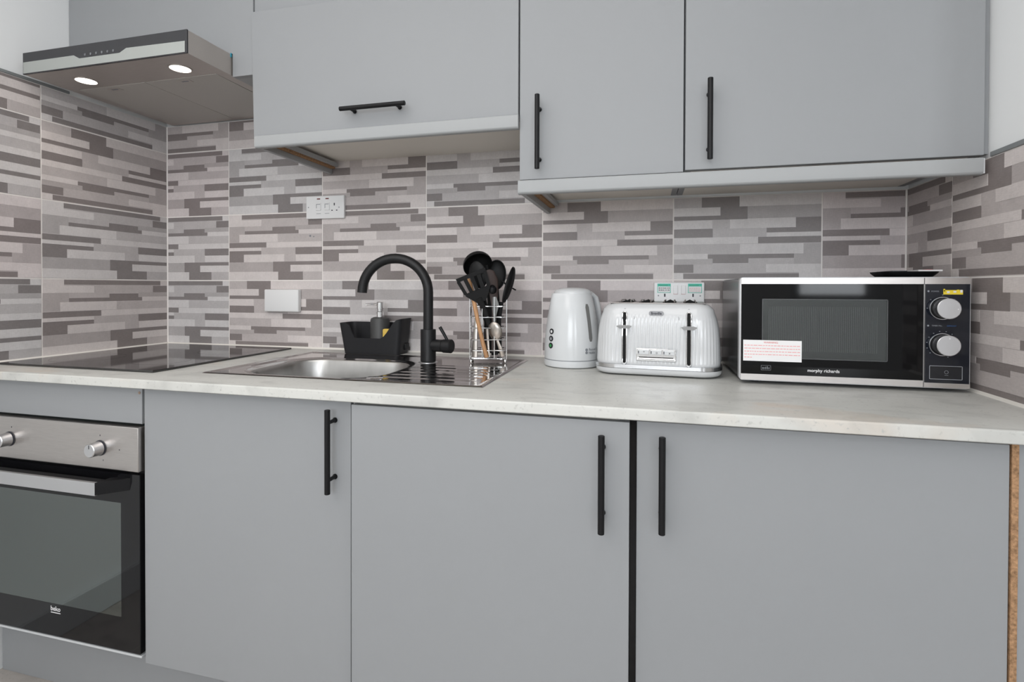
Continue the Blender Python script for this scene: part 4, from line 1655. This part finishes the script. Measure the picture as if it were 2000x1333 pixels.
b = MB()
pts = rr(MX1-MX0, MZ1-MZ0, 0.008, 5, (MX0+MX1)/2, (MZ0+MZ1)/2)
DS = 2.4292
CASEF = SILVP
b.prism(pts, 'y', MF+0.004, MF+0.024)
b.build('front_frame', SILVP, t, smooth=40)
# door: steel rails, black glass with a window
b = MB()
gz0, gz1 = 0.9345, 1.1450
b.box(MX0+0.003, DS-0.0012, MF, MF+0.004, MZ0+0.002, gz0)
b.box(MX0+0.003, DS-0.0012, MF, MF+0.004, gz1, MZ1-0.002)
b.box(MX0+0.003, DS-0.0012, MF+0.0038, MF+0.0040, MZ0+0.002, MZ1-0.002)
door = b.build('door', STEEL, t, smooth=0)
wx0, wx1, wz0, wz1 = 2.1045, 2.3605, 0.9725, 1.1105
b = MB()
b.box(MX0+0.0035, wx0, MF+0.0005, MF+0.004, gz0, gz1)
b.box(wx1, DS-0.0012, MF+0.0005, MF+0.004, gz0, gz1)
b.box(wx0, wx1, MF+0.0005, MF+0.004, gz0, wz0)
b.box(wx0, wx1, MF+0.0005, MF+0.004, wz1, gz1)
b.build('door_glass', MGLASS, door, smooth=0)
b = MB()
frame_ring(b, wx0, wx1, wz0, wz1, 0.003, MF+0.0002, MF+0.003, 0.0016, 0)
b.build('window_rim', mat('dark_grey_rim', (0.07, 0.072, 0.075, 1), 0.4), door, smooth=0)
b = MB()
b.box(wx0, wx1, MF+0.0030, MF+0.0038, wz0, wz1, mi=0)
nb = 58
for k in range(nb):
    x = 2.1195+(2.3395-2.1195)*k/(nb-1)
    b.box(x-0.0009, x+0.0009, MF+0.0016, MF+0.0030, 0.9900, 1.0930, mi=1)
MSH = mat('window_mesh_grey', (0.30, 0.30, 0.305, 1), 0.45)
MSB = mat('window_back_grey', (0.12, 0.12, 0.122, 1), 0.4)
b.build('window_mesh', [MSB, MSH], door, smooth=0)
b = MB()
b.box(wx0+0.0016, wx1-0.0016, MF+0.0006, MF+0.0010, wz0+0.0016, wz1-0.0016)
b.build('window_pane', MICROG, door, smooth=0)
# warning label
b = MB()
yl = MF-0.0002
b.box(2.0640, 2.1885, yl, MF+0.0006, 0.9650, 1.0140, mi=0)
b.text('WARNING:', 0.0062, front(2.124, yl-0.0001, 1.0085), 1, depth=0.00005)
for r_ in range(5):
    z = 1.0015-r_*0.0070
    x = 2.0665
    end = 2.1850 if r_ < 4 else 2.083
    while x < end-0.003:
        ww = min(random.uniform(0.003, 0.009), end-x)
        b.box(x, x+ww, yl-0.0002, yl+0.0001, z-0.0010, z+0.0010, mi=2)
        x += ww+0.0016
b.build('warning_sticker', [PAPER, RED, PINK], door, smooth=0, label='white sticker with red warning text')
b = MB()
b.text('morphy richards', 0.0098, front(2.2335, MF+0.0003, 0.9470), 0, bold=0.00015)
b.build('logo', PRNW, door, smooth=0)
b = MB()
frame_ring(b, 2.1030, 2.1240, 0.9440, 0.9555, 0.001, MF+0.0001, MF+0.0006, 0.0005, 1)
for q in (2.1065, 2.1095, 2.1130, 2.1165, 2.1200):
    b.box(q-0.0008, q+0.0008, MF+0.0001, MF+0.0006, 0.9465, 0.9530-0.001*(int(q*1e4) % 3), mi=1)
b.build('grill_icon', [PRNW, PRNM], door, smooth=0)
# control panel
b = MB()
b.box(DS+0.0004, MX1-0.0015, MF, MF+0.004, MZ0+0.002, gz0-0.004)
b.box(DS+0.0004, MX1-0.0015, MF, MF+0.004, gz1, MZ1-0.002)
b.box(DS+0.0004, MX1-0.0015, MF+0.0038, MF+0.0040, MZ0+0.002, MZ1-0.002)
cp = b.build('control_panel', STEEL, t, smooth=0)
b = MB()
b.box(DS+0.0020, MX1-0.0030, MF+0.0003, MF+0.004, gz0-0.004, gz1)
b.build('panel_face', mat('blue_black_panel', (0.008, 0.010, 0.016, 1), 0.12), cp, smooth=0)
for cz in (1.0925, 1.0140):
    b = MB()
    cx = 2.4650
    b.cyl((cx-0.002, MF+0.001, cz), (cx-0.002, MF-0.0010, cz), 0.0245, 40, mi=1)
    b.cyl((cx-0.002, MF-0.001, cz), (cx-0.002, MF-0.0014, cz), 0.0232, 40, mi=0)
    b.cyl((cx-0.001, MF-0.001, cz), (cx-0.001, MF-0.0225, cz), 0.0215, 40, mi=2, r1=0.0205)
    b.cyl((cx-0.001, MF-0.0225, cz), (cx-0.001, MF-0.0250, cz), 0.0220, 40, mi=1, bev=0.0008)
    b.cyl((cx-0.001, MF-0.0250, cz), (cx-0.001, MF-0.0253, cz), 0.0203, 40, mi=3)
    if cz > 1.05:
        b.cyl((cx+0.0145, MF-0.0250, cz-0.001), (cx+0.0145, MF-0.0258, cz-0.001), 0.0013, 10, mi=4)
    else:
        b.cyl((cx, MF-0.0250, cz+0.0150), (cx, MF-0.0258, cz+0.0150), 0.0013, 10, mi=4)
    b.build('dial', [BPLAS, ALU, mat('dark_grey_knob', (0.08, 0.08, 0.085, 1), 0.3, 0.5), SILVP, PRNW], cp)
b = MB()
frame_ring(b, 2.4395, 2.5005, 0.9385, 0.9680, 0.0015, MF-0.0004, MF+0.001, 0.0010, 0)
b.box(2.4410, 2.4990, MF-0.0003, MF+0.001, 0.9400, 0.9665, mi=1)
b.tube([(2.471+0.0035*math.cos(a*PI/8), MF-0.0004, 0.9545+0.0035*math.sin(a*PI/8)) for a in range(16)], 0.0004, 6, mi=2, closed=True)
b.box(2.4675, 2.4745, MF-0.0006, MF, 0.9475, 0.9482, mi=2)
b.build('door_button', [PRNG, mat('black_button', (0.012, 0.013, 0.016, 1), 0.2), PRNM], cp, smooth=0)
yk = MF+0.0001
for txt, tx, tz, m_ in (('POWER', 2.449, 1.1290, PRNM), ('TIMER Min.', 2.4530, 1.0545, PRNM), ('DEFROST', 2.4800, 1.0545, PRNBL)):
    b = MB()
    b.text(txt, 0.0042, front(tx, yk, tz), 0)
    b.build('panel_text', m_, cp, smooth=0)
for tz in (1.1295, 1.0545):
    b = MB()
    b.cyl((2.4365, yk+0.0003, tz), (2.4365, yk-0.0001, tz), 0.0020, 12)
    b.build('panel_icon', PRNM, cp, smooth=0)
for cz, angs, m_ in ((1.0925, (-90, -50, 0, 48, 90), 0), (1.0140, tuple(range(-130, 180, 24)), 1)):
    for a in angs:
        a_ = math.radians(a)
        x, z = 2.463+0.0290*math.sin(a_), cz+0.0290*math.cos(a_)
        x = min(max(x, 2.4345), 2.5085)
        b = MB()
        b.box(x-0.0011, x+0.0011, yk-0.0001, yk+0.0004, z-0.0007, z+0.0007)
        b.build('dial_mark', PRNM if (m_ == 0 or a % 48) else PRNBL, cp, smooth=0)
b = MB()
b.box(2.4640, 2.5000, yk+0.0001, yk+0.0004, 1.1225, 1.1320, mi=0)
b.box(2.4720, 2.4960, yk-0.0003, yk+0.0004, 1.1225, 1.1275, mi=0)
b.box(2.4640, 2.4670, yk-0.0004, yk+0.0003, 1.1290, 1.1345, mi=0)
for k, (dx, dz, ww, hh) in enumerate(((0, 0, .002, .003), (0.006, -0.002, .0025, .0025), (0.012, 0.0, .002, .0028), (0.018, -0.001, .0026, .0022), (0.024, 0.001, .0022, .003), (0.030, 0.0, .002, .0035))):
    b.box(2.467+dx-ww, 2.467+dx+ww, yk-0.0004, yk+0.0003, 1.1290+dz-hh*0.7, 1.1290+dz+hh, mi=1 if k % 2 else 0)
b.build('energy_sticker', [YELP, PRNW], cp, smooth=0, label='yellow and white sticker')

# kitchen scale on the microwave
t = thing('kitchen_scale', 'flat black kitchen scale lying on top of the microwave', 'kitchen scale', (2.443, -0.215, MZ1-0.0018))
b = MB(local=True)
b.loft([[(x, yy, z) for x, yy in rr(wd, dp, r_, 6)] for wd, dp, r_, z in ((0.080, 0.080, 0.02, 0.0), (0.100, 0.092, 0.022, 0.005), (0.116, 0.104, 0.024, 0.013), (0.119, 0.106, 0.024, 0.0165))])
b.build('body', BPLAS, t, smooth=50)
b = MB(local=True)
b.box(-0.040, -0.010, -0.046, 0.046, 0.0165, 0.0185, bev=0.0006, mi=0)
b.build('platform', mat('dark_grey_glass', (0.10, 0.10, 0.105, 1), 0.15), t)
b = MB(local=True)
b.box(0.010, 0.058, -0.051, 0.046, 0.0166, 0.0200, mi=0)
b.box(0.024, 0.038, -0.0512, -0.02, 0.0200, 0.0206, mi=1)
b.build('label', [PAPER, RED], t, smooth=0, label='white label with a red mark')

# things of one kind that belong together
for o in bpy.data.objects:
    if o.parent is None and 'label' in o:
        base = o.name.split('.')[0]
        if base == 'base_cabinet':
            o['group'] = 'handled base cabinets under the worktop'
        elif base == 'wall_cabinet':
            o['group'] = 'grey wall cabinets'
        elif o['category'] == 'kitchen utensil':
            o['group'] = 'utensils in the wire rack'
        elif base == 'light_pelmet':
            o['group'] = 'pelmets under the wall cabinets'
